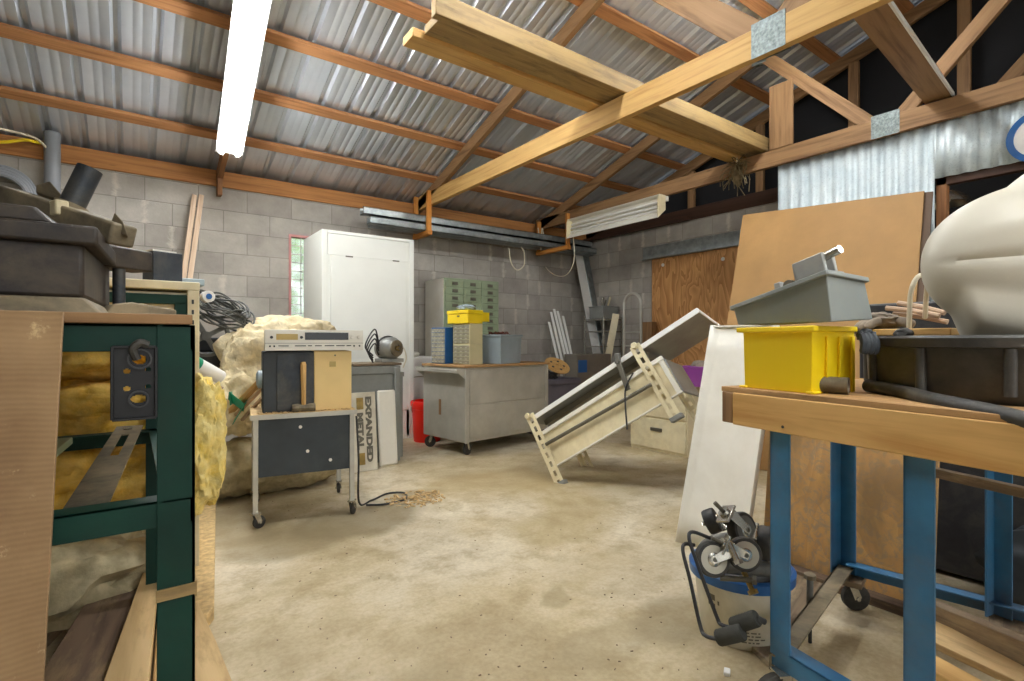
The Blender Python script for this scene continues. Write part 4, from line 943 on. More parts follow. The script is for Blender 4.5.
# ---------------- steel cart
th = math.radians(8); CO = V((2.30, 3.83, 0)); CX = V((math.cos(th), math.sin(th), 0)); CY = V((-math.sin(th), math.cos(th), 0)); CW, CD = 1.05, .62
def cl(x, y, z): return CO + CX * x + CY * y + Z3 * z
ct = thing('tool_cart', 'brushed steel rolling tool cart with a push handle', 'cart', cl(CW / 2, CD / 2, 0))
ctop = .765
MB().obox(cl(0, 0, .12), CX * CW, CY * CD, Z3 * (ctop - .12)).build('body', 'steel', ct, .006)
MB().obox(cl(.05, -.006, .445), CX * (CW - .1), CY * .006, Z3 * (ctop - .465)).build('upper_panel', 'steel', ct, .003)
MB().obox(cl(.05, -.006, .155), CX * (CW - .1), CY * .006, Z3 * .28).build('lower_panel', 'steel', ct, .003)
for x in (-.004, CW - .036): MB().obox(cl(x, -.012, .115), CX * .04, CY * .012, Z3 * (ctop - .12)).build('corner_post', 'steel', ct, .003)
MB().obox(cl(-.01, -.018, ctop), CX * (CW + .03), CY * (CD + .03), Z3 * .02).build('worktop', 'ply_edge', ct, .003)
m = MB(); zz = ctop - .05
m.prism([(0, 0), (.085, .0), (.085, -.03), (.05, -.055), (0, -.09)], cl(0, .0, ctop - .005), -CX, Z3, CY * .012); m.prism([(0, 0), (.085, .0), (.085, -.03), (.05, -.055), (0, -.09)], cl(0, CD - .012, ctop - .005), -CX, Z3, CY * .012)
m.obox(cl(-.09, 0, ctop - .03), CX * .09, CY * CD, Z3 * .012); m.obox(cl(-.092, 0, ctop - .045), CX * .014, CY * CD, Z3 * .03); m.build('push_handle', 'steel', ct, .003)
MB().obox(cl(-.004, CD * .55, .33), CX * .004, CY * .03, Z3 * .14).build('rust_mark', 'chordD', ct)
for i, (x, y) in enumerate(((.06, .06), (CW - .07, .06), (.06, CD - .06), (CW - .07, CD - .06))):
    p = cl(x, y, 0); caster(ct, p.x, p.y, .122, .052, .032, .4 + i, 'rubber')
# organisers on the cart
zt = ctop + .0205
def organiser(o, L, W, H, rows, cols, body, label, door='bluegrey'):
    """drawers face -CX; L along CY, W along CX"""
    t = thing('drawer_organizer', label, 'drawer organizer', V(o) + CX * W / 2 + CY * L / 2)
    MB().obox(V(o), CX * W, CY * L, Z3 * H).build('case', body, t, .003)
    for r in range(rows):
        for c in range(cols):
            y0 = .008 + (L - .016) * c / cols; z0 = .008 + (H - .016) * r / rows; w_ = (L - .016) / cols - .004; h_ = (H - .016) / rows - .004
            d = MB().obox(V(o) - CX * .006 + CY * y0 + Z3 * z0, CX * .007, CY * w_, Z3 * h_).build('drawer', door, t)
            MB().obox(V(o) - CX * .012 + CY * (y0 + w_ * .35) + Z3 * (z0 + h_ * .2), CX * .006, CY * w_ * .3, Z3 * h_ * .2).build('pull', 'pail', d)
    return t
MT['cleardrawer'] = plain('cloudy drawer', 'B9B6A4', .3, 0, .35, 14, dirt='6E6A5C', damt=.4)
MT['cleardrawer2'] = plain('cloudy pale drawer', 'A09C86', .3, 0, .2, 14, dirt='94906E', damt=.3)
MT['blueorg'] = plain('blue organiser', '1F5F9E', .45, 0, .1)
MT['beige'] = plain('beige organiser', 'D2CBA2', .5, 0, .06)
organiser(cl(.12, .08, zt), .24, .15, .182, 5, 3, 'beige', 'lower beige drawer organizer on the steel cart', 'cleardrawer2')
organiser(cl(.12, .08, zt + .183), .24, .15, .182, 5, 3, 'beige', 'upper beige drawer organizer stacked under the yellow box', 'cleardrawer2')
organiser(cl(.07, .37, zt), .22, .09, .335, 9, 4, 'blueorg', 'blue drawer organizer with cloudy drawers at the cart handle end', 'cleardrawer')
yb = thing('yellow_box', 'yellow plastic box on top of the stacked beige organizers', 'box', cl(.2, .2, zt + .37)); zb = zt + .3665
MB().obox(cl(.10, .08, zb), CX * .17, CY * .3, Z3 * .085).build('body', 'yellow', yb, .004); MB().obox(cl(.095, .075, zb + .086), CX * .18, CY * .31, Z3 * .035).build('lid', 'yellow', yb, .006)
MB().obox(cl(.27, .1, zb + .02), CX * .1, CY * .12, Z3 * .085).build('side_flap', 'yellow', yb, .003)
MB().obox(cl(.094, .2, zb + .06), CX * .006, CY * .03, Z3 * .014).build('latch', 'black', yb)
tag(MB().lump(cl(.19, .22, zb + .145), (.16, .2, .06), 8, .3, 3, 3).build('plastic_wrap', 'bluegrey'), 'crumpled clear plastic wrap on the yellow box lid', 'wrap')
o = MB().obox(cl(.30, .22, zt), CX * .06, CY * .1, Z3 * .165).build('yellow_bottle', 'yellow', bevel=.01); tag(o, 'small yellow container between the beige organizer and grey-blue bin', 'container')
gb = aT(501, 361, 4.72); gb.z = zt
e1 = V((.93, .36, 0)).normalized(); e2 = V((-.42, .9, 0)).normalized()
bn = thing('parts_bin', 'grey-blue bin heaped with rusty hardware on the steel cart', 'bin', gb + (e1 + e2) * .16)
m = MB(); bin_mesh(m, gb, e1 * .36, e2 * .28, Z3 * .27, .06); m.build('shell', 'bluegrey', bn, .006)
rr = random.Random(2); m = MB(); cc = gb + e1 * .18 + e2 * .14 + Z3 * .03
m.lump(cc + Z3 * .215, (.24, .2, .08), 3, .3, 5, 3)
for i in range(70): m.box(cc + e1 * rr.uniform(-.1, .1) + e2 * rr.uniform(-.08, .08) + Z3 * rr.uniform(.235, .262), (rr.uniform(.01, .04), .01, .01), rr.uniform(0, 3), Matrix.Rotation(rr.uniform(0, 3), 3, V((rr.random(), rr.random(), 1))))
tag(m.build('rusty_hardware', 'gravel'), 'reddish rusty hardware heaped in the grey-blue bin', 'hardware', kind='stuff')
# ---------------- sage multi drawer cabinet behind the cart
gx0, gx1, gy, gz = 2.79, 3.53, 5.10, 1.70
gc = thing('drawer_cabinet', 'tall sage green steel cabinet of small labelled drawers behind the cart', 'cabinet', ((gx0 + gx1) / 2, 5.3, 0))
MB().obox((gx0, gy, .0), (gx1 - gx0, 0, 0), (0, .45, 0), (0, 0, gz)).build('carcass', 'sage', gc, .004)
MB().obox((gx0 - .003, gy + .004, .0), (.003, 0, 0), (0, .44, 0), (0, 0, gz - .004)).build('lit_side', 'creamw', gc)  # brightly lit left side put in as an off-white sheet
nc, cwid, rp = 3, (gx1 - gx0 - .03) / 3, .083
for r in range(12):
    for c in range(nc):
        x = gx0 + .015 + c * cwid + .004; z = gz - .02 - (r + 1) * rp
        d = MB().obox((x, gy - .008, z + .004), (cwid - .008, 0, 0), (0, .009, 0), (0, 0, rp - .008)).build('drawer', 'sage', gc, .002)
        m = MB(); m.obox((x + cwid * .36, gy - .018, z + .028), (cwid * .3, 0, 0), (0, .01, 0), (0, 0, .008)); m.obox((x + cwid * .36, gy - .011, z + .036), (cwid * .3, 0, 0), (0, .003, 0), (0, 0, .026)); m.build('label_pull', 'hinge', d)
# ---------------- galvanised channels on wooden hangers along the wall
def hanger(x, y0, y1, z0, z1, label):
    t = thing('wooden_hanger', label, 'hanger', (x, y1, z0))
    for y in (y0, y1): MB().obox((x - .03, y, z0), (.05, 0, 0), (0, .035, 0), (0, 0, z1 - z0)).build('upright', 'bracket', t, .003)
    MB().obox((x - .034, y0 - .012, z0), (.058, 0, 0), (0, y1 - y0 + .06, 0), (0, 0, .05)).build('crosspiece', 'bracket', t, .003)
    return t
h1 = (2.66, aX(430, 236, 2.66).y, aX(406, 200, 2.66).y); h2 = (4.44, aX(569, 250, 4.44).y, aX(540, 250, 4.44).y)
hanger(h1[0], h1[1], min(h1[2], 5.5), 2.17, 2.66, 'orange wooden hanger at the end of the yellow truss')
hanger(h2[0], h2[1], min(h2[2], 5.5), 2.15, 2.6, 'orange wooden hanger at the corner end of the brown truss')
hy = h1[1]
def channel(x0, x1, y, z, w, h, mt, flip=1):
    m = MB(); th = .008
    m.obox((x0, y, z), (x1 - x0, 0, 0), (0, w, 0), (0, 0, th)); m.obox((x0, y, z), (x1 - x0, 0, 0), (0, th, 0), (0, 0, h)); m.obox((x0, y + w - th, z), (x1 - x0, 0, 0), (0, th, 0), (0, 0, h))
    m.obox((x0, y, z + h - th), (x1 - x0, 0, 0), (0, .03, 0), (0, 0, th)); return m
for (y, z, x0, x1, lab) in ((hy + .05, 2.222, 2.0, 5.3, 'lower front galvanised channel resting on the wooden hangers'), (hy + .056, 2.312, 1.93, 5.22, 'upper galvanised channel stacked on the front one'), (hy + .18, 2.222, 2.06, 5.36, 'rear galvanised channel resting on the hangers nearer the wall')):
    tag(channel(x0, x1, y, z, .11, .075, 'galv').build('steel_channel', 'galv'), lab, 'steel channel')
# cords hanging from them
a = aY(516, 250, 5.3)
m = MB().tube(smooth_path([aY(509, 248, 5.3), aY(511, 262, 5.3), aY(517, 270, 5.3), aY(524, 265, 5.3), aY(524, 252, 5.3), aY(521, 247, 5.3)]), .008, 7); tag(m.build('cord_loop', 'cord'), 'white cord loop hanging from the channels near the corner', 'cord')
m = MB().tube(smooth_path([aX(573, 232, 4.38), aX(574, 260, 4.38), aX(566, 275, 4.4), aX(553, 274, 4.6), aX(543, 262, 4.7), aX(540, 240, 4.7), aX(537, 236, 4.72)]), .006, 7); tag(m.build('cord_loop', 'cord'), 'long white cord swagged below the unlit fixture', 'cord')
m = MB().tube(smooth_path([aX(538, 228, 4.40), aX(541, 250, 4.38), aX(542, 228, 4.36), aX(545, 245, 4.38)]), .007, 7); tag(m.build('cord_loop', 'cord'), 'short white cord knotted round the corner hanger', 'cord')
# ---------------- far corner
def lean_bar(tp, bp, wy, w, h, up=(0, 1, 0)): return MB().bar(bp, tp, w, h, up)
a = aY(573, 252, 5.5); b = aY(600, 400, 5.05); d = b - a; b = a + d * (a.z - .006) / (a.z - b.z)
t = thing('steel_beam', 'tall galvanised channel leaning in the corner beside the white strips', 'steel beam', b)
n_ = d.normalized(); side = V((1, 0, 0)); side = (side - n_ * side.dot(n_)).normalized(); bk = n_.cross(side); bk = bk if bk.y > 0 else -bk
MB().obox(b + bk * -.03, a - b, side * .15, bk * .008).build('web_face', 'white', t, .001)
MB().obox(b + bk * -.03 + side * .15, a - b, side * .17 + bk * .06, (side - bk) * .006).build('flange', 'galv', t, .001)
for i, (ut, vt, ub, vb) in enumerate(((551, 312, 566, 378), (554, 309, 571, 380), (557.5, 311, 574, 378), (563, 316, 577, 380), (549, 322, 562, 377))):
    a = aY(ut, vt, 5.45); b = aY(ub, vb, 5.1); d = b - a; b = a + d * (a.z - .004) / (a.z - b.z)
    o = MB().bar(b, a, .036, .012, up=(0, 1, 0)).build('trim_strip', 'white', bevel=.002); tag(o, ['white vinyl strip second from left in the leaning bundle', 'tallest white vinyl strip of the leaning bundle', 'third tall white vinyl strip in the leaning bundle', 'rightmost white vinyl strip of the leaning bundle', 'leftmost and shortest white vinyl strip leaning on the wall'][i], 'strip', 'white vinyl strips')
# wire rack with tool tray
cx, cy = 5.02, 5.22
wr = thing('wire_shelf', 'dull wire shelving unit standing in the far corner', 'shelf', (cx, cy, 0))
x0, x1, y0, y1 = 5.06, 5.41, 4.86, 5.22
for z in (.35, .65, .92, 1.12, 1.285):
    m = MB(); m.tube([(x0, y0, z), (x1, y0, z), (x1, y1, z), (x0, y1, z)], .008, 7, closed=True)
    for k in range(1, 8): m.tube([(x0 + (x1 - x0) * k / 8, y0, z), (x0 + (x1 - x0) * k / 8, y1, z)], .004, 5)
    m.build('wire_tier', 'chrome', wr)
for (x, y) in ((x0, y0), (x1, y0), (x0, y1), (x1, y1)): MB().tube([(x, y, 0), (x, y, 1.32)], .011, 8).build('upright', 'chrome', wr)
a = aY(594, 311, 5.05); zz = 1.2955
tt = thing('tool_tray', 'dark grey metal box of tools on top of the wire shelf', 'box', (a.x + .15, 5.15, zz))
m = MB(); bin_mesh(m, (x0 + .02, 4.89, zz), V((.30, 0, 0)), V((0, .26, 0)), Z3 * .17, .02); m.build('box_body', 'greypaint', tt, .003)
for k, (dx, dz) in enumerate(((.06, .2), (.13, .17), (.2, .23), (.26, .22))):
    o = MB().bar((x0 + .05 + dx * .7, 5.0 + .02 * k, zz + .06), (x0 + .02 + dx * 1.15, 4.95 + .03 * k, zz + .09 + dz), .03, .02).build('hand_tool', ['chrome', 'hinge', 'coolgrey', 'cream'][k], bevel=.004); tag(o, ['leftmost bright tool sticking out of the tool box', 'dark short tool in the tool box', 'tall grey tool leaning in the tool box', 'cream handled tool at the right end of the tool box'][k], 'tool')
ht = thing('hand_truck', 'grey tubular hand truck frame standing by the wire shelf', 'hand truck', aX(632, 330, 5.1))
a, b = aX(624, 345, 5.0), aX(641, 345, 5.0); zb = aX(632, 297, 5.0).z; ya, yb_ = a.y, b.y
pts = [(5.0, ya, .02), (5.0, ya, zb - .08)] + arc((5.0, (ya + yb_) / 2, zb - .09), abs(ya - yb_) / 2, 0, PI, V((0, 1 if ya > yb_ else -1, 0)), Z3, 12) + [(5.0, yb_, zb - .1), (5.0, yb_, .02)]
MB().tube(pts, .018, 10).build('frame', 'steel', ht)
for k in range(6): MB().tube([(5.0, ya, .25 + k * .17), (5.0, yb_, .25 + k * .17)], .011, 8).build('rung', 'steel', ht)
for s, y in ((1, ya), (-1, yb_)): MB().lathe([(0, -.02), (.09, -.02), (.1, 0), (.09, .02), (0, .02)], (5.09, y + s * .06, .1), Y3, 24).build('wheel', 'rubber', ht)
MB().obox((4.84, min(ya, yb_), .004), (.16, 0, 0), (0, abs(ya - yb_), 0), (0, 0, .01)).build('toe_plate', 'steel', ht)
a = aT(616, 314, 6.99); b = aT(606, 368, 6.93); b = a + (b - a) * ((a.z - .004) / (a.z - b.z))
ps = thing('perforated_strip', 'cream perforated metal strip leaning on the wire shelf', 'strip', b)
MB().bar(b, a, .09, .02, up=(1, 1, 0)).build('strip_body', 'cream', ps, .002)
a = aX(640, 336, 5.2); o = MB().obox((5.25, a.y - .1, 0), (.09, 0, 0), (0, .2, 0), (.06, 0, aX(640, 322, 5.25).z)).build('wood_block', 'chordD', bevel=.003); tag(o, 'brown board standing on end left of the boarded doorway', 'board')
# carton and tote in front of them
a = aY(577, 395, 4.60); ztop = aY(600, 354, 4.60).z
cbx = thing('cardboard_carton', 'grey-brown carton with a blue printed patch in the far corner', 'carton', (a.x + .3, 4.7, 0))
MB().obox((a.x, 4.60, 0), (.60, .01, 0), (-.01, .22, 0), (0, 0, ztop)).build('carton_body', 'cardboard', cbx, .004)
m = MB(); m.obox((a.x + .02, 4.5985, ztop - .22), (.15, .0025, 0), (0, .003, 0), (0, 0, .15)); m.build('blue_print', 'blueorg', cbx)
a = aY(536, 380, 4.25); b = aY(579, 380, 4.25)
to = thing('storage_tote', 'violet-grey plastic tote on the floor behind the tipped table', 'tote', (a.x + .2, 4.4, 0)); zt_ = aY(556, 379, 4.25).z
m = MB(); bin_mesh(m, (a.x, 4.25, 0), V((b.x - a.x, .0, 0)), V((0, .30, 0)), Z3 * zt_, .10, rim=.02); m.build('tub', 'totegrey', to, .008)
m = MB(); m.obox((a.x - .015, 4.228, zt_ - .06), (b.x - a.x + .03, 0, 0), (0, .02, 0), (0, 0, .05)); m.build('rim', 'totegrey', to, .006)
tag(MB().lump((a.x + .21, 4.40, zt_ + .02), (.34, .26, .14), 6, .35, 3, 4).build('black_bag', 'black'), 'black plastic bag bulging out of the violet-grey tote', 'bag')
rl = thing('cable_reel', 'round tan wooden reel lying on the black bag', 'reel', aY(557, 366, 4.34)); c = aY(557, 366, 4.34); ax = V((-.05, -.55, .8)).normalized()
m = MB().lathe([(.026, 0), (.145, 0), (.145, .013), (.026, .013), (.026, 0)], c, ax, 32); m.build('flange', 'handle', rl); MB().lathe([(.0, -.04), (.08, -.04), (.08, 0), (0, 0)], c, ax, 24).build('core', 'handle', rl)
for k in range(5):
    a_ = k * 2 * PI / 5; x_ = ax.orthogonal().normalized(); y_ = ax.cross(x_); q = c + (x_ * math.cos(a_) + y_ * math.sin(a_)) * .078 + ax * .0132
    MB().cyl(q, q + ax * .002, .015, n=14).build('hole', 'black', rl)
c = aY(541, 370, 4.34); bt = thing('white_bottle', 'small white bottle beside the tan reel on the tote', 'bottle', c)
MB().lathe([(0, -.09), (.035, -.09), (.035, .03), (.015, .05), (0, .05)], c, Z3, 20).build('bottle_body', 'white', bt); MB().lathe([(0, .05), (.018, .05), (.018, .075), (0, .075)], c, Z3, 16).build('cap', 'white', bt)
# ================================================================ tipped table
P0 = aT(527, 420, 3.9); P1 = aT(697, 308, 3.3); dv = (P1 - P0); TL = dv.length; du = dv.normalized()
wu = V((.965, .25, -.13)); wu = (wu - du * wu.dot(du)).normalized(); nu_ = du.cross(wu).normalized(); nu_ = nu_ if nu_.z < 0 else -nu_
TW = .56
def tp(s, w, n): return P0 + du * (TL * s) + wu * w + nu_ * n
tt = thing('tipped_table', 'steel table tipped over on its end, cream front and slotted legs showing', 'table', tp(0, 0, .5))
MB().obox(tp(0, .006, 0), du * TL, wu * (TW - .006), nu_ * .03).build('tabletop', 'greypaint', tt, .003)
MB().obox(tp(0, -.004, -.002), du * TL, wu * .010, nu_ * .034).build('edge_band', 'white', tt, .002)
MB().obox(tp(0.996, 0, -.001), du * .008, wu * TW, nu_ * .033).build('end_band', 'white', tt, .002)
def slotted_leg(s, w, sg, L=.56):
    o = tp(s, w, -.02); m = MB(); wd = .075; th = .004; step = .07; sw = .022
    L2 = L
    # face with elongated slots: two rails joined by bridges
    m.obox(o - du * wd / 2, nu_ * L2, du * (wd - sw) / 2, wu * th); m.obox(o + du * (sw / 2), nu_ * L2, du * (wd - sw) / 2, wu * th)
    k = 0
    while k < L2 - .02:
        m.obox(o - du * sw / 2 + nu_ * k, nu_ * .03, du * sw, wu * th); k += step
    m.obox(o - du * wd / 2, nu_ * L2, wu * .05 * sg, du * th)
    l = m.build('leg', 'cream', tt, .0012)
    MB().obox(o - du * wd * .55 + nu_ * (L2 - .025) - wu * .004, nu_ * .03, du * wd * 1.1, wu * (.056 * sg if sg > 0 else .008)).build('foot', 'greypaint', l, .002)
    m = MB()
    for q in (.02, .055): m.cyl(o + nu_ * q - wu * .001, o + nu_ * q - wu * .010, .008, n=8)
    return l
for s in (.03, .68):
    slotted_leg(s, -.012, 1); slotted_leg(s, TW - .02, -1)
MB().obox(tp(.03, .012, .14), du * TL * .73, wu * .008, nu_ * .27).build('front_panel', 'cream', tt, .002)
MB().obox(tp(.03, -.004, .135), du * TL * .73, wu * .03, nu_ * .03).build('panel_lip', 'creamw', tt, .004)
MB().obox(tp(.03, -.004, .40), du * TL * .73, wu * .03, nu_ * .012).build('panel_lip', 'creamw', tt, .003)
MB().obox(tp(.735, .0, .16), du * .03, wu * .02, nu_ * .25).build('corner_strip', 'creamw', tt, .002)
MB().obox(tp(.755, .012, .16), du * .014, wu * .36, nu_ * .25).build('end_panel', 'greypaint', tt, .003)
MB().cyl(tp(.05, -.015, .24), tp(.66, -.015, .27), .013, n=14).build('brace_bar', 'hinge', tt)
MB().obox(tp(.05, .10, .04), du * TL * .62, wu * .05, nu_ * .04).build('under_rail', 'hinge', tt, .003)
MB().obox(tp(.66, .06, .032), du * .06, wu * .36, nu_ * .05).build('under_rail', 'hinge', tt, .003)
m = MB().bar(tp(.58, -.03, .02), tp(.56, -.045, .23), .035, .02, up=wu); l = m.build('lever', 'hinge', tt, .004)
MB().box(tp(.585, -.03, .0), (.05, .03, .07), .4).build('lever_grip', 'greyrub', l, .006)
tag(MB().tube(smooth_path([tp(.62, -.05, .15), tp(.56, -.06, .21), tp(.52, -.055, .30), tp(.47, -.05, .45)]), .006, 7).build('black_strap', 'black'), 'thin black strap hanging down the front of the tipped table', 'strap')
for k, s in enumerate((.0, .66)):
    m = MB(); c = tp(s + .02, -.02, -.015); m.lathe([(0, -.012), (.02, -.012), (.024, 0), (.02, .012), (0, .012)], c, wu, 12); m.build('bracket_knob', 'cream', tt)
# filing cabinet, crate and purple basket behind it
fc = thing('filing_cabinet', 'cream two-drawer filing cabinet low behind the tipped table', 'cabinet', (4.1, 2.9, 0)); f0, f1 = 2.68, 3.30; fx_, fh = 3.80, .60
MB().obox((fx_, f0, .0), (.6, 0, 0), (0, f1 - f0, 0), (0, 0, fh)).build('carcass', 'cream', fc, .004)
for k in range(2):
    d = MB().obox((fx_ - .016, f0 + .012, .03 + k * .285), (.016, 0, 0), (0, f1 - f0 - .024, 0), (0, 0, .27)).build('drawer', 'cream', fc, .004)
    MB().obox((fx_ - .03, (f0 + f1) / 2 - .06, .03 + k * .285 + .16), (.016, 0, 0), (0, .12, 0), (0, 0, .03)).build('handle', 'hinge', d, .003)
tag(MB().obox((3.2, 1.9, 0), (.27, 0, 0), (0, .26, 0), (0, 0, .42)).build('wooden_crate', 'grey_wood', bevel=.004), 'low grey crate under the raised end of the tipped table', 'crate')
c = aX(697, 366, 4.0); pb_ = thing('purple_basket', 'purple plastic basket on the filing cabinet behind the white sheet', 'basket', (4.05, c.y, fh))
m = MB(); bin_mesh(m, (3.9, c.y - .2, fh + .001), V((.3, 0, 0)), V((0, .3, 0)), Z3 * (c.z - fh), .1); m.build('shell', 'purple', pb_, .004)
tag(MB().lump((4.05, c.y - .05, c.z + .0), (.24, .24, .1), 5, .3, 3, 3).build('rag_bundle', 'glove'), 'grey rags heaped in the purple basket', 'rags')
# ---------------- white sheet-metal panel leaning
b0 = aZ(675.5, 541, .004); b1 = V((b0.x + .01, b0.y - .345, .004)); lean = V((.30, 0, 0)); hh = aT(709, 326, 2.78).z
wp = thing('leaning_panel', 'tall white enamelled steel tray panel leaning beside the blue bench', 'panel', (b0 + b1) / 2)
ex = (b1 - b0); up_ = V((.30, .0, hh)); nn = ex.cross(up_).normalized(); nn = nn if nn.x > 0 else -nn
b1n = ex.normalized()
def cross_sheet(t):
    q = b0 + up_ * t; k = 1 - .0 * t
    return [q + nn * .035, q, q + b1n * .012 - nn * .0, q + b1n * .03 + nn * .012, q + b1n * .05 + nn * .018, q + ex * .55 + nn * .022, q + ex * .85 + nn * .012, q + ex - nn * .004, q + ex + nn * .03]
m = MB(); rows = [[m.bm.verts.new(p) for p in cross_sheet(t / 8)] for t in range(9)]
for A, B in zip(rows, rows[1:]):
    for i in range(len(A) - 1): m.face([A[i], A[i + 1], B[i + 1], B[i]], None, 1 < i < 6)
m.build('sheet', 'creamw', wp, solid=.003)
MB().obox(b0 + up_ * .99 + nn * .0, ex, nn * .035, up_.normalized() * .008).build('top_lip', 'creamw', wp, .002)
m = MB()
for k in range(6): m.cyl(b0 + up_ * (.1 + k * .16) - V((.001, -.001, 0)), b0 + up_ * (.1 + k * .16) - ex.normalized() * .002, .006, n=8)
m.bm.free()
# ================================================================ blue bench
E1 = V((.194, .981, 0)).normalized(); E2 = V((E1.y, -E1.x, 0)); BC = V((1.395, .867, 0)); BZ = .852
def bl(s, w, z): return BC - E1 * s + E2 * w + Z3 * z     # s along the front edge towards the viewer's right, w back from it
BL, BW = 1.25, .76
bb = thing('work_bench', 'blue steel rolling bench with a pine-framed plywood top at right', 'bench', bl(.3, .4, 0))
MB().obox(bl(.038, 0, BZ - .092), -E1 * (BL - .038), E2 * .038, Z3 * .092).build('front_beam', 'benchwood', bb, .003)
MB().obox(bl(0, 0, BZ - .089), -E1 * .037, E2 * BW, Z3 * .089).build('end_beam', 'chordD', bb, .003)
MB().obox(bl(BL - .04, .04, BZ - .089), -E1 * .038, E2 * (BW - .08), Z3 * .089).build('end_beam', 'chordD', bb, .003)
MB().obox(bl(.038, BW - .038, BZ - .089), -E1 * (BL - .08), E2 * .038, Z3 * .089).build('rear_beam', 'chordD', bb, .003)
m = MB().obox(bl(-.004, .002, BZ), -E1 * BL, E2 * BW, Z3 * .014); m.build('plywood_top', 'ply_edge', bb, .0015)
nk = bl(.20, -.0004, BZ - .075); MB().cyl(nk, nk - E2 * .001, .004, n=10).build('knot', 'black', bb)
L1, L2, L3, L4 = V((1.470, .735, 0)), V((2.12, .835, 0)), V((1.345, .40, 0)), V((2.20, .405, 0))
BZL = .130
def s_of(u, w, v=0):   # distance along the bench edge where sight column u meets the line w back
    r = ray(u, 300); q = BC + E2 * w - CAM
    return (q.x * r.y - q.y * r.x) / (E1.x * r.y - E1.y * r.x)
L1 = bl(s_of(780, .03), .03, 0); L3 = bl(s_of(919, .03), .03, 0); L2 = V((2.155, .83, 0))
def bleg(p, a, b, w=.06): MB().angle(p + Z3 * BZL, p + Z3 * (BZ - .09), a * w, b * w, .006).build('leg', 'blue', bb, .001)
bleg(bl(s_of(770, .03), .03, 0), -E1, E2, .058); bleg(bl(s_of(903, .03), .03, 0), -E1, E2, .058); bleg(L2 + V((.02, .03, 0)), -E1, -E2); bleg(L4 + V((.02, .03, 0)), -E1, -E2, .05)
def rail(a, b, z, h, mat='blue', w=.05):
    d = (b - a).normalized(); s = Z3.cross(d)
    c = (L1 + L2 + L3 + L4) / 4; s = s if s.dot(c - a) > 0 else -s
    MB().angle(a + Z3 * z, b + Z3 * z, Z3 * -h, s * w, .006).build('base_rail', mat, bb, .001)
rail(L1 + E1 * .03, L3 - E1 * .3, .175, .05); rail(L2 + V((.02, 0, 0)), L4 + V((.08, -.3, 0)), .175, .05)
rail(L1 + V((0, .03, 0)), L2 + V((0, .03, 0)), .155, .045, 'dustgrey')
for i, p in enumerate((L1, L2, L3, L4)):
    if i in (1, 3): MB().box(p + V((-.0, -.01, .115)), (.11, .09, .022), .2).build('caster_block', 'grey_wood', bb, .002)
    caster(bb, p.x + .0, p.y - .01, .126 if i in (0, 2) else .104, .06 if i in (0, 2) else .048, .03, [2.6, -.7, 2.4, -.6][i], 'rubber', off=.02)
# stubby bar standing in the cross rail
a = aT(810, 575, 1.72); bt = thing('long_bolt', 'long bolt standing through the bench base rail', 'bolt', (a.x, a.y, .0))
MB().cyl((a.x, a.y, .10), (a.x, a.y, a.z - .01), .010, n=12).build('shank', 'greyrub', bt); MB().lathe([(0, 0), (.019, 0), (.019, .014), (.01, .02), (0, .02)], (a.x, a.y, a.z - .012), Z3, 8).build('head', 'dustgrey', bt)
MB().cyl((a.x, a.y, .001), (a.x, a.y, .10), .006, n=8).build('thread', 'rubber', bt)
# boards lying on the floor in front of the bench foot and under it
def plank(pts, h, name, mat, lab, bev=.003):
    P = [V(p) for p in pts]; e = (P[1] - P[0]).normalized()
    mm = MB().hull_box([p - Z3 * h for p in P], P)
    for f in mm.bm.faces:
        for l in f.loops: l[mm.uv].uv = (l.vert.co.dot(e), l.vert.co.dot(Z3.cross(e)) + l.vert.co.z)
    o = mm.build(name, mat, bevel=bev); tag(o, lab, 'board'); return o
plank([aZ(745, 640, .02), aZ(800, 560, .02), aZ(840, 568, .02), aZ(780, 672, .02)], .02, 'floor_plank', 'grey_wood', 'dusty flat plank on the floor beneath the bench base rail')
a, b = aT(915, 597, 1.72), aT(1045, 651, 1.36); z = V((0, 0, 1)); tl = V((.03, .01, -.085))
tag(MB().obox(a, b - a, tl, V((.018, 0, .012))).build('floor_plank', 'grey_wood', bevel=.003), 'grey plank on edge along the foot of the bench at lower right', 'board')
a, b = aT(905, 628, 1.62), aT(1040, 692, 1.32)
tag(MB().obox(a, b - a, V((.15, .04, .0)), Z3 * -.022).build('floor_plank', 'tan_board', bevel=.003), 'dusty flat board under the grey plank at lower right', 'board')
a, b = aT(905, 655, 1.50), aT(1010, 715, 1.26)
tag(MB().obox(a, b - a, V((.10, .03, .0)), Z3 * -.03).build('floor_plank', 'benchwood', bevel=.003), 'yellow pine board lowest at the lower right corner', 'board')
# grey wooden rail between the legs
a, b = aT(934, 472, 1.62), aT(1040, 496, 1.42)
o = MB().bar(a, b, .03, .028).build('wooden_batten', 'grey_wood', bevel=.002); tag(o, 'grey batten crossing below the bench top between the blue legs', 'batten')
# stained plywood leaning behind the bench
yb0, yb1 = 1.25, .62
sp_ = MB().obox((2.335, yb1, .004), (0, yb0 - yb1, 0), (.10, 0, .84), (.016, 0, -.002))
tag(sp_.build('plywood_sheet', 'scribply', bevel=.001), 'stained orange plywood sheet standing behind the blue bench legs', 'plywood')
tag(MB().obox((2.25, .64, 0), (.06, 0, 0), (0, .85, 0), (0, 0, .035)).build('floor_plank', 'dark_board', bevel=.003), 'dark plank on the floor at the foot of the stained plywood', 'board')
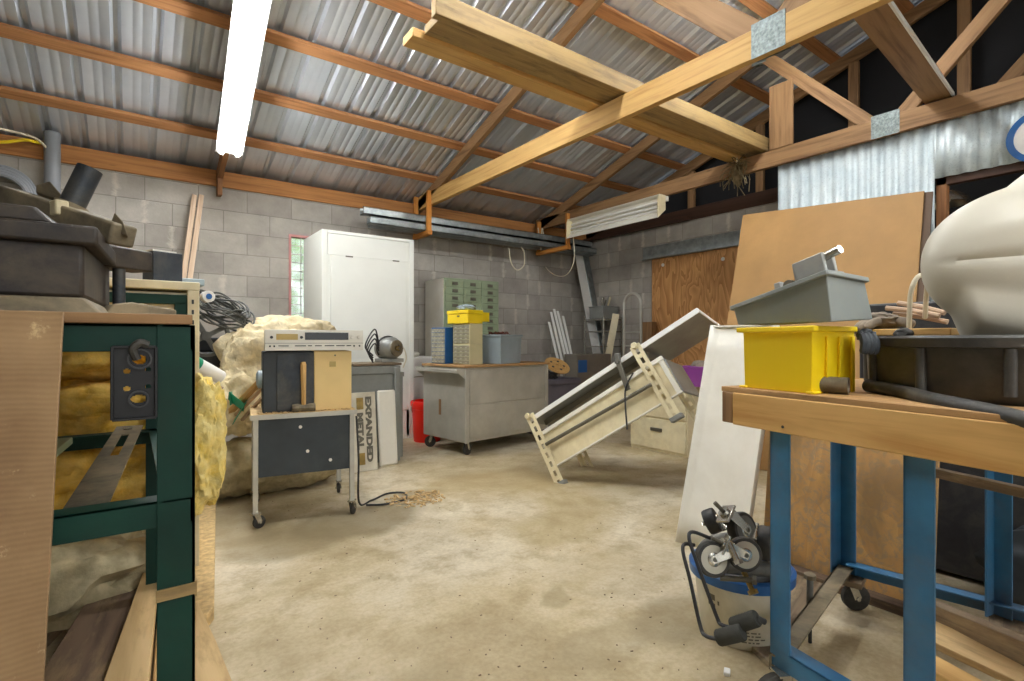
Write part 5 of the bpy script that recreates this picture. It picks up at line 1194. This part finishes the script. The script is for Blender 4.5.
# black box added to darken the space behind the bench
eq = thing('dark_backdrop', 'matt black box added as dark backdrop behind the right half of the bench', 'cabinet', (3.0, .3, 0))
MB().obox((2.78, -.5, .02), (.5, 0, 0), (0, 1.52, 0), (0, 0, 1.15)).build('body', 'black', eq, .01)
for k in range(7): MB().obox((2.772, .24 + .028 * k, .60), (.01, 0, 0), (0, .012, 0), (0, 0, .08)).build('louvre', 'greyrub', eq)
m = MB().bar((2.745, .52, .70), (2.74, .22, .12), .02, .016, up=X3); m.build('diagonal_brace', 'hinge', eq)
for yy in (-.4, .9): MB().obox((2.8, yy, 0), (.4, 0, 0), (0, .06, 0), (0, 0, .02)).build('skid', 'black', eq)
o = MB().lump((2.62, .30, .17), (.24, .5, .34), 4, .25, 3, 4).build('junk_sack', 'charcoal'); tag(o, 'dark lumpy sack on the floor between the bench and black box', 'sack')
# big brown hardboard against the corrugated wall
tl_, tr_ = aX(743, 215, 4.42), aX(924, 191, 4.42)
hb = MB(); e = V((0, tl_.y - tr_.y, 0)); up2 = V((.50, 0, 2.085))
bb0 = V((tr_.x - .5, tr_.y - .02, .005))
A = [bb0, bb0 + e * 1.04, V((tl_.x, tl_.y, tl_.z)), V((tr_.x, tr_.y, tr_.z))]
off = V((.012, 0, -.003)); hb.hull_box(A, [p + off for p in A])
tag(hb.build('hardboard_sheet', 'hardboard'), 'large brown hardboard sheet leaning on the corrugated partition', 'sheet')
A2 = [p + V((.016, -.045, -.01)) for p in A]; m = MB().hull_box(A2, [p + off for p in A2]); tag(m.build('hardboard_sheet', 'dark_board'), 'darker second sheet peeping out behind the brown hardboard', 'sheet')
# ---------------------------------------------------------------- on the bench
zb = BZ + .0145
# yellow bin and tilted grey bin
def s_of(u, w, v=0):   # distance along the bench edge where sight column u meets the line w back
    r = ray(u, 300); q = BC + E2 * w - CAM; # solve q - E1*s parallel to r (plan)
    return (q.x * r.y - q.y * r.x) / (E1.x * r.y - E1.y * r.x)
s0, s1 = s_of(743, .025), s_of(812, .025)
yo = bl(s0, .025, zb)
yw, yd, yh = s1 - s0, .17, 1.0 + (340.5 - 326) / 520 * 1.46 - zb
yb = thing('stacking_bin', 'bright yellow stacking bin on the near corner of the blue bench', 'bin', yo - E1 * yw / 2 + E2 * yd / 2)
m = MB(); bin_mesh(m, yo, -E1 * yw, E2 * yd, Z3 * (yh - .004), .03, rim=.012); m.build('shell', 'yellow', yb, .003)
MB().obox(yo + E1 * .012 - E2 * .014 + Z3 * (yh - .018), -E1 * (yw + .026), E2 * .02, Z3 * .014).build('front_rim', 'yellow', yb, .003)
for ss in (-.008, yw - .012): MB().obox(yo - E1 * ss - E2 * .008, -E1 * .022, E2 * .03, Z3 * .006).build('foot', 'yellow', yb, .002)
for k in range(3): MB().obox(yo - E1 * (yw - .0) + E2 * (.05 + .05 * k) , -E1 * .006, E2 * .012, Z3 * (yh - .03)).build('side_rib', 'yellow', yb, .001)
# grey bin: lower edge sits on the yellow rim, tipped up at the right
g0 = aT(735, 312, 1.42); ang = math.radians(22); G1 = (-E1 * math.cos(ang) + Z3 * math.sin(ang)); Gn = (E1 * math.sin(ang) + Z3 * math.cos(ang))
gw, gd, gh = .235, .20, .105
go = bl(s0 - .012, .03, zb + yh + .004)
gb = thing('stacking_bin', 'grey plastic bin tipped sideways on the yellow bin', 'bin', go + G1 * gw / 2 + E2 * .1)
def gp(a, b, c): return go + G1 * a + E2 * b + Gn * c
bot = [(.03, .012, -.0), (.22, .012, 0), (.22, gd - .012, 0), (.03, gd - .012, 0)]
base = [V((0, 0, 0))] * 0
q0 = [bl(s0 + .0, .03, zb + yh + .006), bl(s0 + .19, .03, zb + yh + .006), bl(s0 + .19, .2, zb + yh + .006), bl(s0 + .0, .2, zb + yh + .006)]
hA, hB = 1.0 + (340.5 - 309) / 520 * 1.46, 1.0 + (340.5 - 276) / 520 * 1.27
sA, sB = s_of(733, .015), s_of(826, .015)
sr0, sr1 = s_of(738, .03), s_of(845, .05)
q0 = [bl(sr0, .03, zb + yh + .004), bl(sr1 - .02, .03, zb + yh + .004), bl(sr1 + .0, .16, zb + yh + .012), bl(sr0, .16, zb + yh + .004)]
q1 = [bl(sA, .018, hA), bl(sB, .018, hB), bl(sB + .01, .15, hB - .012), bl(sA, .15, hA - .006)]
m = MB(); th = V((0, 0, 0)); c1 = sum(q1, V((0, 0, 0))) / 4; c0 = sum(q0, V((0, 0, 0))) / 4
q2 = [p + (c1 - p) * .08 for p in q1]; q3 = [p + (c0 - p) * .08 + (c1 - c0) * .06 for p in q0]
vs = [[m.bm.verts.new(p) for p in r] for r in (q0, q1, q2, q3)]
for A_, B_ in zip(vs, vs[1:]):
    for i in range(4): m.face([A_[i], A_[(i + 1) % 4], B_[(i + 1) % 4], B_[i]])
m.face(vs[0][::-1]); m.face(vs[-1]); m.build('shell', 'greybin', gb, .003)
upn = (q1[1] - q1[0]).cross(q1[3] - q1[0]).normalized(); upn = upn if upn.z > 0 else -upn
for i in range(4):
    a, b = q1[i], q1[(i + 1) % 4]; dd = (b - a).normalized(); a = a - dd * .006; b = b + dd * .006; out = ((a + b) / 2 - c1).normalized()
    MB().obox(a - out * .004, b - a, out * .012, upn * .012).build('rim', 'greybin', gb, .002)
# metal castings in the grey bin
bed = lambda f, g, h: q1[0] + (q1[1] - q1[0]) * f + (q1[3] - q1[0]) * g + upn * h
ua = (q1[1] - q1[0]).normalized(); ub = (q1[3] - q1[0]).normalized(); UM = Matrix((ua, ub, upn)).transposed()
ca = thing('metal_clamp', 'grey cast clamp with a barrel sticking out of the tipped grey bin', 'clamp', bed(.8, .3, 0))
c = bed(.80, .35, .022); m = MB(); 
m.obox(c - ua * .045 - ub * .02, ua * .085, ub * .012, upn * .05); m.obox(c - ua * .045 + ub * .02, ua * .085, ub * .012, upn * .05); m.obox(c - ua * .045 - ub * .02, ua * .012, ub * .052, upn * .035); m.build('jaw', 'coolgrey', ca, .003)
MB().cyl(c + ua * .02 + upn * .04, c + ua * .075 + upn * .045, .011, n=14).build('barrel', 'chrome', ca); MB().obox(c - ua * .05 - upn * .03, ua * .1, ub * .04, upn * .03).build('base', 'coolgrey', ca, .003)
c = bed(.52, .3, .006); cb_ = thing('metal_bracket', 'small pale grey bracket lying left in the tipped grey bin', 'bracket', c)
m = MB(); m.obox(c - ua * .03 - ub * .01, ua * .02, ub * .04, upn * .035); m.obox(c - ua * .03 - ub * .01, ua * .06, ub * .04, upn * .016); m.build('bracket_body', 'coolgrey', cb_, .003)
MB().cyl(c + ua * .012 - ub * .01 + upn * .014, c + ua * .012 + ub * .035 + upn * .014, .016, n=18).build('roller', 'hinge', cb_)
tag(MB().lump(c1 - upn * .02 + ua * .03, (.12, .09, .035), 9, .2, 4, 3).build('casting_heap', 'dustgrey'), 'heap of dull castings filling the tipped grey bin', 'castings', kind='stuff')
# pipe stub, black tub, hose, white tank
p = bl(s_of(822, .1), .07, zb + .021); q = p - E1 * .045 + E2 * .02; m = MB().lathe([(.019, 0), (.021, 0), (.021, .075), (.015, .075), (.015, .06), (.019, 0)], p, (q - p), 20); tag(m.build('pipe_stub', 'dustgrey'), 'short grey pipe stub lying beside the yellow bin', 'pipe')
MT['tubblack'] = plain('black tub plastic', '3B3B39', .5, 0, .2, 14, dirt='66635A', damt=.25)
tc = V((1.726, .30, zb)); TR = .30
tb = thing('round_tub', 'large round black plastic tub on the bench under the white tank', 'tub', tc)
hT = .145
MB().lathe([(0, 0), (TR - .025, 0), (TR - .008, .02), (TR - .004, hT - .028), (TR + .010, hT - .026), (TR + .012, hT - .006), (TR + .006, hT), (TR - .012, hT), (TR - .016, hT - .01), (TR - .03, .012), (0, .012)], tc, Z3, 64).build('shell', 'tubblack', tb)
for k in range(12):
    a_ = 2 * PI * (k + .3) / 12; d_ = V((math.cos(a_), math.sin(a_), 0)); m = MB().cyl(tc + d_ * (TR - .004) + Z3 * .02, tc + d_ * (TR - .002) + Z3 * (hT - .028), .011, n=10); m.build('rib', 'tubblack', tb)
pts = smooth_path([aT(868, 385.5, 1.34), aT(900, 391.5, 1.235), aT(935, 400.5, 1.10), aT(985, 411, .985), aT(1040, 424, .90), aT(1120, 445, .80)])
tag(MB().tube(pts, .0165, 14).build('black_hose', 'rubber'), 'thick black hose lying along the front edge of the bench', 'hose')
# tank
tk0 = aT(921, 266, 1.26); ta = (RT * .88 - FW * .47).normalized(); tn = Z3; tb_ = ta.cross(tn).normalized() * .6
def sst(a, b, x):
    x = max(0, min(1, (x - a) / (b - a))); return x * x * (3 - 2 * x)
def tank(i, j):
    s = i * i * .62 if i < .5 else .155 + (i - .5) * .93; th = 2 * PI * j
    q = min(1, s / .24); r = .178 * math.sqrt(max(0, 1 - (1 - q) ** 2)) ** .92 + .02 * sst(.15, .5, s)
    c, sn = math.cos(th), math.sin(th)
    seam = math.exp(-((sn - .0) / .06) ** 2); r *= 1 - .07 * seam * sst(0, .06, s)
    rib2 = math.exp(-((sn - .42) / .10) ** 2) * sst(.05, .12, s); r *= 1 + .03 * rib2
    up_l = sst(.15, .19, s) * math.exp(-((sn - 1.0) / .35) ** 2) * .022; lo = sst(.055, .09, s) * sst(.42, .75, -sn) * .05 
    r += up_l + lo
    if i >= .999: r = 0
    end = 1 - sst(.55, .62, s) * .6; r *= end
    return tk0 + ta * (s + .0) + (tb_ * c + tn * sn) * r
m = MB().grid(tank, 60, 72); bmesh.ops.remove_doubles(m.bm, verts=m.bm.verts[:], dist=.0004)
tk = thing('white_tank', 'bulbous white plastic tank resting on the black tub at far right', 'tank', tk0 + ta * .3 - Z3 * .2)
m.build('shell', 'tankw', tk)
MB().lathe([(0, 0), (.04, 0), (.04, .03), (0, .03)], tk0 + ta * .42 + Z3 * .2, Z3, 24).build('filler_cap', 'black', tk)
# wood, glove and cords on the tub rim
zr_ = zb + hT
a, b = aT(868, 337, 1.58), aT(958, 333, 1.40); a.z = b.z = zr_ + .012
tag(MB().bar(a, b, .10, .02).build('wood_scrap', 'benchwood', bevel=.003), 'pine board across the rim of the black tub below the white tank', 'wood scrap')
gl = thing('work_glove', 'crumpled grey work glove draped on the pine board by the tipped bin', 'glove', aT(880, 325, 1.55)); g = aT(882, 322, 1.56); g.z = max(g.z, zr_ + .045)
MB().lump(g, (.085, .10, .05), 5, .25, 3, 4, M=Matrix.Rotation(.3, 3, 'Y')).build('palm', 'glove', gl)
for k in range(4):
    p = g + RT * (-.03) + FW * (-.03 + .018 * k) ; q = p - RT * (.045 - .006 * abs(k - 1.5)) - Z3 * (.022 + .004 * k); MB().tube(smooth_path([p, (p + q) / 2 + Z3 * .006, q], 4), [.013] * 8 + [.008], 10).build('finger', 'glove', gl)
p = g - FW * .04 + RT * .02; MB().tube(smooth_path([p, p - FW * .03 - Z3 * .005, p - FW * .045 - Z3 * .015 + RT * .01], 4), [.014] * 8 + [.009], 10).build('thumb', 'glove', gl)
g2 = thing('work_glove', 'dark grey glove hanging over the edge beside the tipped bin', 'glove', aT(867, 340, 1.5)); g = bl(s_of(866, .16), .16, 0); g.z = zr_ + .0
MB().lump(g, (.04, .04, .035), 7, .3, 3, 4).build('palm', 'charcoal', g2)
for k in range(3): MB().tube(smooth_path([g + RT * (.01 * k - .02) - FW * .02, g + RT * (.012 * k - .025) - FW * .035 - Z3 * .02, g + RT * (.012 * k - .03) - FW * .035 - Z3 * .045], 4), [.011] * 8 + [.007], 8).build('finger', 'charcoal', g2)
for k, (u0, v0, u1, v1, lab) in enumerate(((898, 303, 945, 313, 'uppermost thin stick lying behind the glove'), (886, 308, 940, 316, 'middle thin stick lying behind the glove'), (893, 314, 948, 322, 'lowest thin stick lying behind the glove'))):
    a, b = aT(u0, v0, 1.72), aT(u1, v1, 1.60); tag(MB().tube([a, (a + b) / 2 + Z3 * .004, b], .008, 8).build('thin_stick', 'stick'), lab, 'stick')
a = aT(906, 338, 1.47); hd = thing('cord_grip', 'black grip with a cream cord loop standing on the tub boards', 'grip', a)
MB().lump(a + Z3 * .012, (.10, .05, .035), 3, .15, 2, 3).build('grip', 'rubber', hd)
MB().tube(smooth_path([aT(909, 330, 1.47), aT(910, 300, 1.46), aT(913, 285, 1.45), aT(919, 276, 1.45), aT(927, 278, 1.46), aT(926, 300, 1.5), aT(925, 318, 1.52)]), .0065, 8).build('cord', 'cord', hd)
# ================================================================ bucket of casters
kc = V((1.70, .985, 0))
bk = thing('paint_bucket', 'dirty white bucket with a blue rim full of old casters', 'bucket', kc)
MB().lathe([(0, 0), (.128, 0), (.132, .005), (.152, .20), (.148, .20), (.126, .008), (0, .008)], kc, Z3, 48).build('pail', 'pail', bk)
MB().lathe([(.150, .196), (.168, .198), (.170, .228), (.160, .236), (.150, .232), (.150, .196)], kc, Z3, 48).build('rim', 'blue_trim', bk)
m = MB(); dirc = (CAM - kc); a0 = math.atan2(dirc.y, dirc.x)
def onpail(a_, z, o=.0012): r = .132 + (.152 - .132) * (z - .005) / .195 + o; return kc + V((math.cos(a_) * r, math.sin(a_) * r, z))
rr = random.Random(12)
def decal(a_, z, w, h):
    n = max(2, int(w / .006)); prev = None; r = .14
    for i in range(n + 1):
        q = a_ + (i / n) * w / r; cur = [m.bm.verts.new(onpail(q, z)), m.bm.verts.new(onpail(q, z + h))]
        if prev: m.face([prev[0], cur[0], cur[1], prev[1]])
        prev = cur
for row in range(4):
    a_ = a0 - .25
    while a_ < a0 + .45:
        w = rr.uniform(.006, .02); decal(a_, .028 + row * .011, w, .0045); a_ += (w + .005) / .14
for (da, z, w, h) in ((-.75, .12, .006, .05), (-.70, .14, .02, .02), (-.62, .10, .008, .03), (-.5, .13, .006, .014)): decal(a0 + da, z, w, h)
m.build('printing', 'hinge', bk)
zc = .20
tag(MB().lump(kc + Z3 * .15, (.25, .25, .16), 6, .2, 4, 3).build('scrap_fill', 'rubber'), 'dark rubber scrap filling the bucket below the casters', 'scrap', kind='stuff')
tag(MB().tube([kc + V((math.cos(a) * .125, math.sin(a) * .125, zc + .055 + .012 * math.sin(2 * a))) for a in [2 * PI * k / 48 for k in range(48)]], .023, 12, closed=True).build('rubber_ring', 'greyrub'), 'grey rubber hose ring lying in the blue-rimmed bucket', 'hose ring')
def loose_caster(c, ax, fork, r, w, wheelmat, label, hubmat='chrome'):
    c, ax, fork = V(c), V(ax).normalized(), V(fork).normalized()
    t = thing('swivel_caster', label, 'caster', c, 'old casters in the bucket')
    MB().lathe([(0, -w / 2), (r * .78, -w / 2), (r * .78, w / 2), (0, w / 2)], c, ax, 36).build('wheel', wheelmat, t)
    MB().lathe([(r * .76, -w * .48), (r * .95, -w * .46), (r, -w * .3), (r, w * .3), (r * .95, w * .46), (r * .76, w * .48), (r * .76, -w * .48)], c, ax, 36).build('tyre', 'rubber', t)
    MB().lathe([(0, -w * .6), (r * .34, -w * .6), (r * .4, -w * .52), (r * .4, w * .52), (r * .34, w * .6), (0, w * .6)], c, ax, 24).build('hub', hubmat, t)
    MB().cyl(c - ax * (w * .75), c + ax * (w * .75), r * .14, n=10).build('axle_nut', 'hinge', t)
    sd = ax.cross(fork).normalized()
    for k in (-1, 1):
        m = MB(); o = c + ax * k * (w * .62)
        m.prism([(-r * .2, -r * .2), (r * .2, -r * .2), (r * .34, r * 1.25), (-r * .34, r * 1.25)], o, sd, fork, ax * .003 * k); m.build('fork_plate', 'chrome', t, .001)
    m = MB().box(c + fork * r * 1.3, (1, 1, 1), M=Matrix((sd * r * 1.2, ax * w * 1.4, fork * r * .14)).transposed()); m.build('fork_top', 'chrome', t, .002)
    MB().cyl(c + fork * r * 1.36, c + fork * r * 1.56, r * .32, n=16).build('bearing', 'chrome', t); MB().cyl(c + fork * r * 1.5, c + fork * r * 2.2, r * .12, n=10).build('stem', 'hinge', t)
nv = -FW
loose_caster(aT(712, 559, 1.58), nv + Z3 * .3 + RT * .1, RT * .9 + Z3 * .45, .052, .03, 'tankw', 'left white-wheeled caster on top of the bucket, facing out')
loose_caster(aT(744, 554, 1.58), nv + Z3 * .2 - RT * .1, -RT * .9 + Z3 * .45, .050, .03, 'tankw', 'white-wheeled caster in the middle of the bucket')
loose_caster(aT(742, 530, 1.66), nv * .8 + RT * .5 + Z3 * .3, -RT * .6 + Z3 * .6, .056, .034, 'greyrub', 'grey caster at the back of the bucket, highest right')
loose_caster(aT(712, 521, 1.72), RT * .7 + nv * .3 + Z3 * .4, RT * .8 - Z3 * .1, .040, .04, 'rubber', 'small black caster at the back left of the bucket')
loose_caster(aT(765, 543, 1.68), RT * .8 + nv * .5, Z3 * .4 - RT * .5, .054, .04, 'rubber', 'black caster wedged at the right side of the bucket')
for k, (u0, v0, u1, v1, lab) in enumerate(((728, 540, 737, 560, 'bright upright caster stem in the middle of the bucket'), (720, 578, 752, 580, 'dark threaded bolt at the front of the bucket'), (744, 572, 752, 590, 'brass-coloured bolt at the front of the bucket'))):
    a, b = aT(u0, v0, 1.57), aT(u1, v1, 1.54); t = thing('bolt', lab, 'bolt', (a + b) / 2); x = (b - a).normalized()
    MB().cyl(a, b, .008, n=12).build('shank', ['chrome', 'hinge', 'brass'][k], t); MB().lathe([(0, 0), (.015, 0), (.015, .012), (0, .012)], b, x, 6).build('head', ['chrome', 'hinge', 'brass'][k], t)
# exercise handles: two bent rods with black foam rollers leaning on the bucket
pu = thing('roller_handle', 'bent black rod handle with two foam rollers propped on the bucket', 'handle', aT(715, 630, 1.5))
def rod(px, t0, t1): return smooth_path([aT(u, v, t0 + (t1 - t0) * i / (len(px) - 1)) for i, (u, v) in enumerate(px)], 8)
MB().tube(rod(((710, 538), (693, 532), (689, 538), (696, 560), (716, 615), (722, 625), (735, 628)), 1.60, 1.46), .0055, 9).build('rod', 'black', pu)
MB().tube(rod(((694, 545), (685, 544), (683, 552), (690, 580), (700, 625), (706, 636), (722, 640)), 1.62, 1.45), .0055, 9).build('rod', 'black', pu)
for (u0, v0, u1, v1) in ((733, 626, 757, 618), (718, 638, 743, 632)):
    a, b = aT(u0, v0, 1.46), aT(u1, v1, 1.42); MB().lathe([(0, 0), (.020, 0), (.022, .004), (.022, (b - a).length - .004), (.020, (b - a).length), (0, (b - a).length)], a, b - a, 24).build('foam_roller', 'foam', pu)
a, b = aT(757, 618, 1.42), aT(765, 622, 1.42); MB().cyl(a, b, .008, n=10).build('end_stub', 'black', pu)
# ================================================================ loose bits on the floor
rr = random.Random(21); m = MB(); c = aZ(417, 500, 0)
for i in range(150):
    a_ = rr.uniform(0, 2 * PI); r = rr.random() ** .7; p = c + V((math.cos(a_) * r * .20, math.sin(a_) * r * .17, .004 + .012 * rr.random()))
    m.box(p, (rr.uniform(.01, .045), rr.uniform(.005, .014), .004), rr.uniform(0, 3), Matrix.Rotation(rr.uniform(-.4, .4), 3, 'X') @ Matrix.Rotation(rr.uniform(0, 3), 3, 'Z'))
tag(m.build('wood_chips', 'tan_board'), 'scattered pale wood chips on the floor in front of the desk', 'debris', kind='stuff')
m = MB()
for i in range(130):
    u, v = rr.uniform(225, 700), rr.uniform(500, 676); p = aZ(u, v, .002)
    if p.x > 1.6 and p.y < 1.1: continue
    m.box(p, (rr.uniform(.002, .009), rr.uniform(.002, .004), .002), rr.uniform(0, 3))
tag(m.build('floor_grit', 'dark_board'), 'tiny dark bits of grit strewn over the concrete floor', 'debris', kind='stuff')
a = aZ(727, 672, .006); tag(MB().box(a, (.03, .018, .012), .5).build('plastic_piece', 'white', bevel=.003), 'small white plastic piece on the floor below the bucket', 'scrap')
# twine tuft hanging from the brown truss
c = aX(737, 168, TX[2] - .04); tw = thing('twine_tuft', 'frayed twine knot hanging from the brown truss beam', 'twine', c)
rr = random.Random(8); m = MB()
for i in range(46):
    p = c + V((rr.uniform(-.01, .01), rr.uniform(-.02, .02), rr.uniform(-.05, .05))); q = p + V((rr.uniform(-.08, .08), rr.uniform(-.14, .14), rr.uniform(-.28, .06)))
    m.tube(smooth_path([p, (p + q) / 2 + V((rr.uniform(-.05, .05), rr.uniform(-.06, .06), .05)), q], 4), .004, 5)
tw2 = m.build('strands', 'leafpot', tw); MB().lump(c - Z3 * .06, (.09, .1, .2), 5, .5, 4, 3).build('knot', 'leafpot', tw)
MB().tube([c + Z3 * .02, c + Z3 * .12], .006, 6).build('string', 'cord', tw)
# ================================================================ camera, sky, exposure
cam = bpy.data.cameras.new('camera'); co = bpy.data.objects.new('camera', cam); COL.objects.link(co)
cam.sensor_width = 36; cam.lens = 36 * FOC / 1024; cam.clip_start = .02
co.location = CAM; co.rotation_euler = (PI / 2, 0, -YAW)
SC.camera = co
w = bpy.data.worlds.new('sky'); SC.world = w; w.use_nodes = True
bg = w.node_tree.nodes['Background']; bg.inputs[0].default_value = (.93, .97, 1, 1); bg.inputs[1].default_value = .6
SC.view_settings.view_transform = 'Standard'; SC.view_settings.look = 'None'; SC.view_settings.gamma = 1; SC.view_settings.use_curve_mapping = False
SC.view_settings.exposure = 1.82
SC.cycles.use_denoising = True
SC.cycles.max_bounces = 10; SC.cycles.diffuse_bounces = 6; SC.cycles.glossy_bounces = 4; SC.cycles.transmission_bounces = 6
SC.cycles.sample_clamp_indirect = 6
SC.cycles.caustics_reflective = False; SC.cycles.caustics_refractive = False
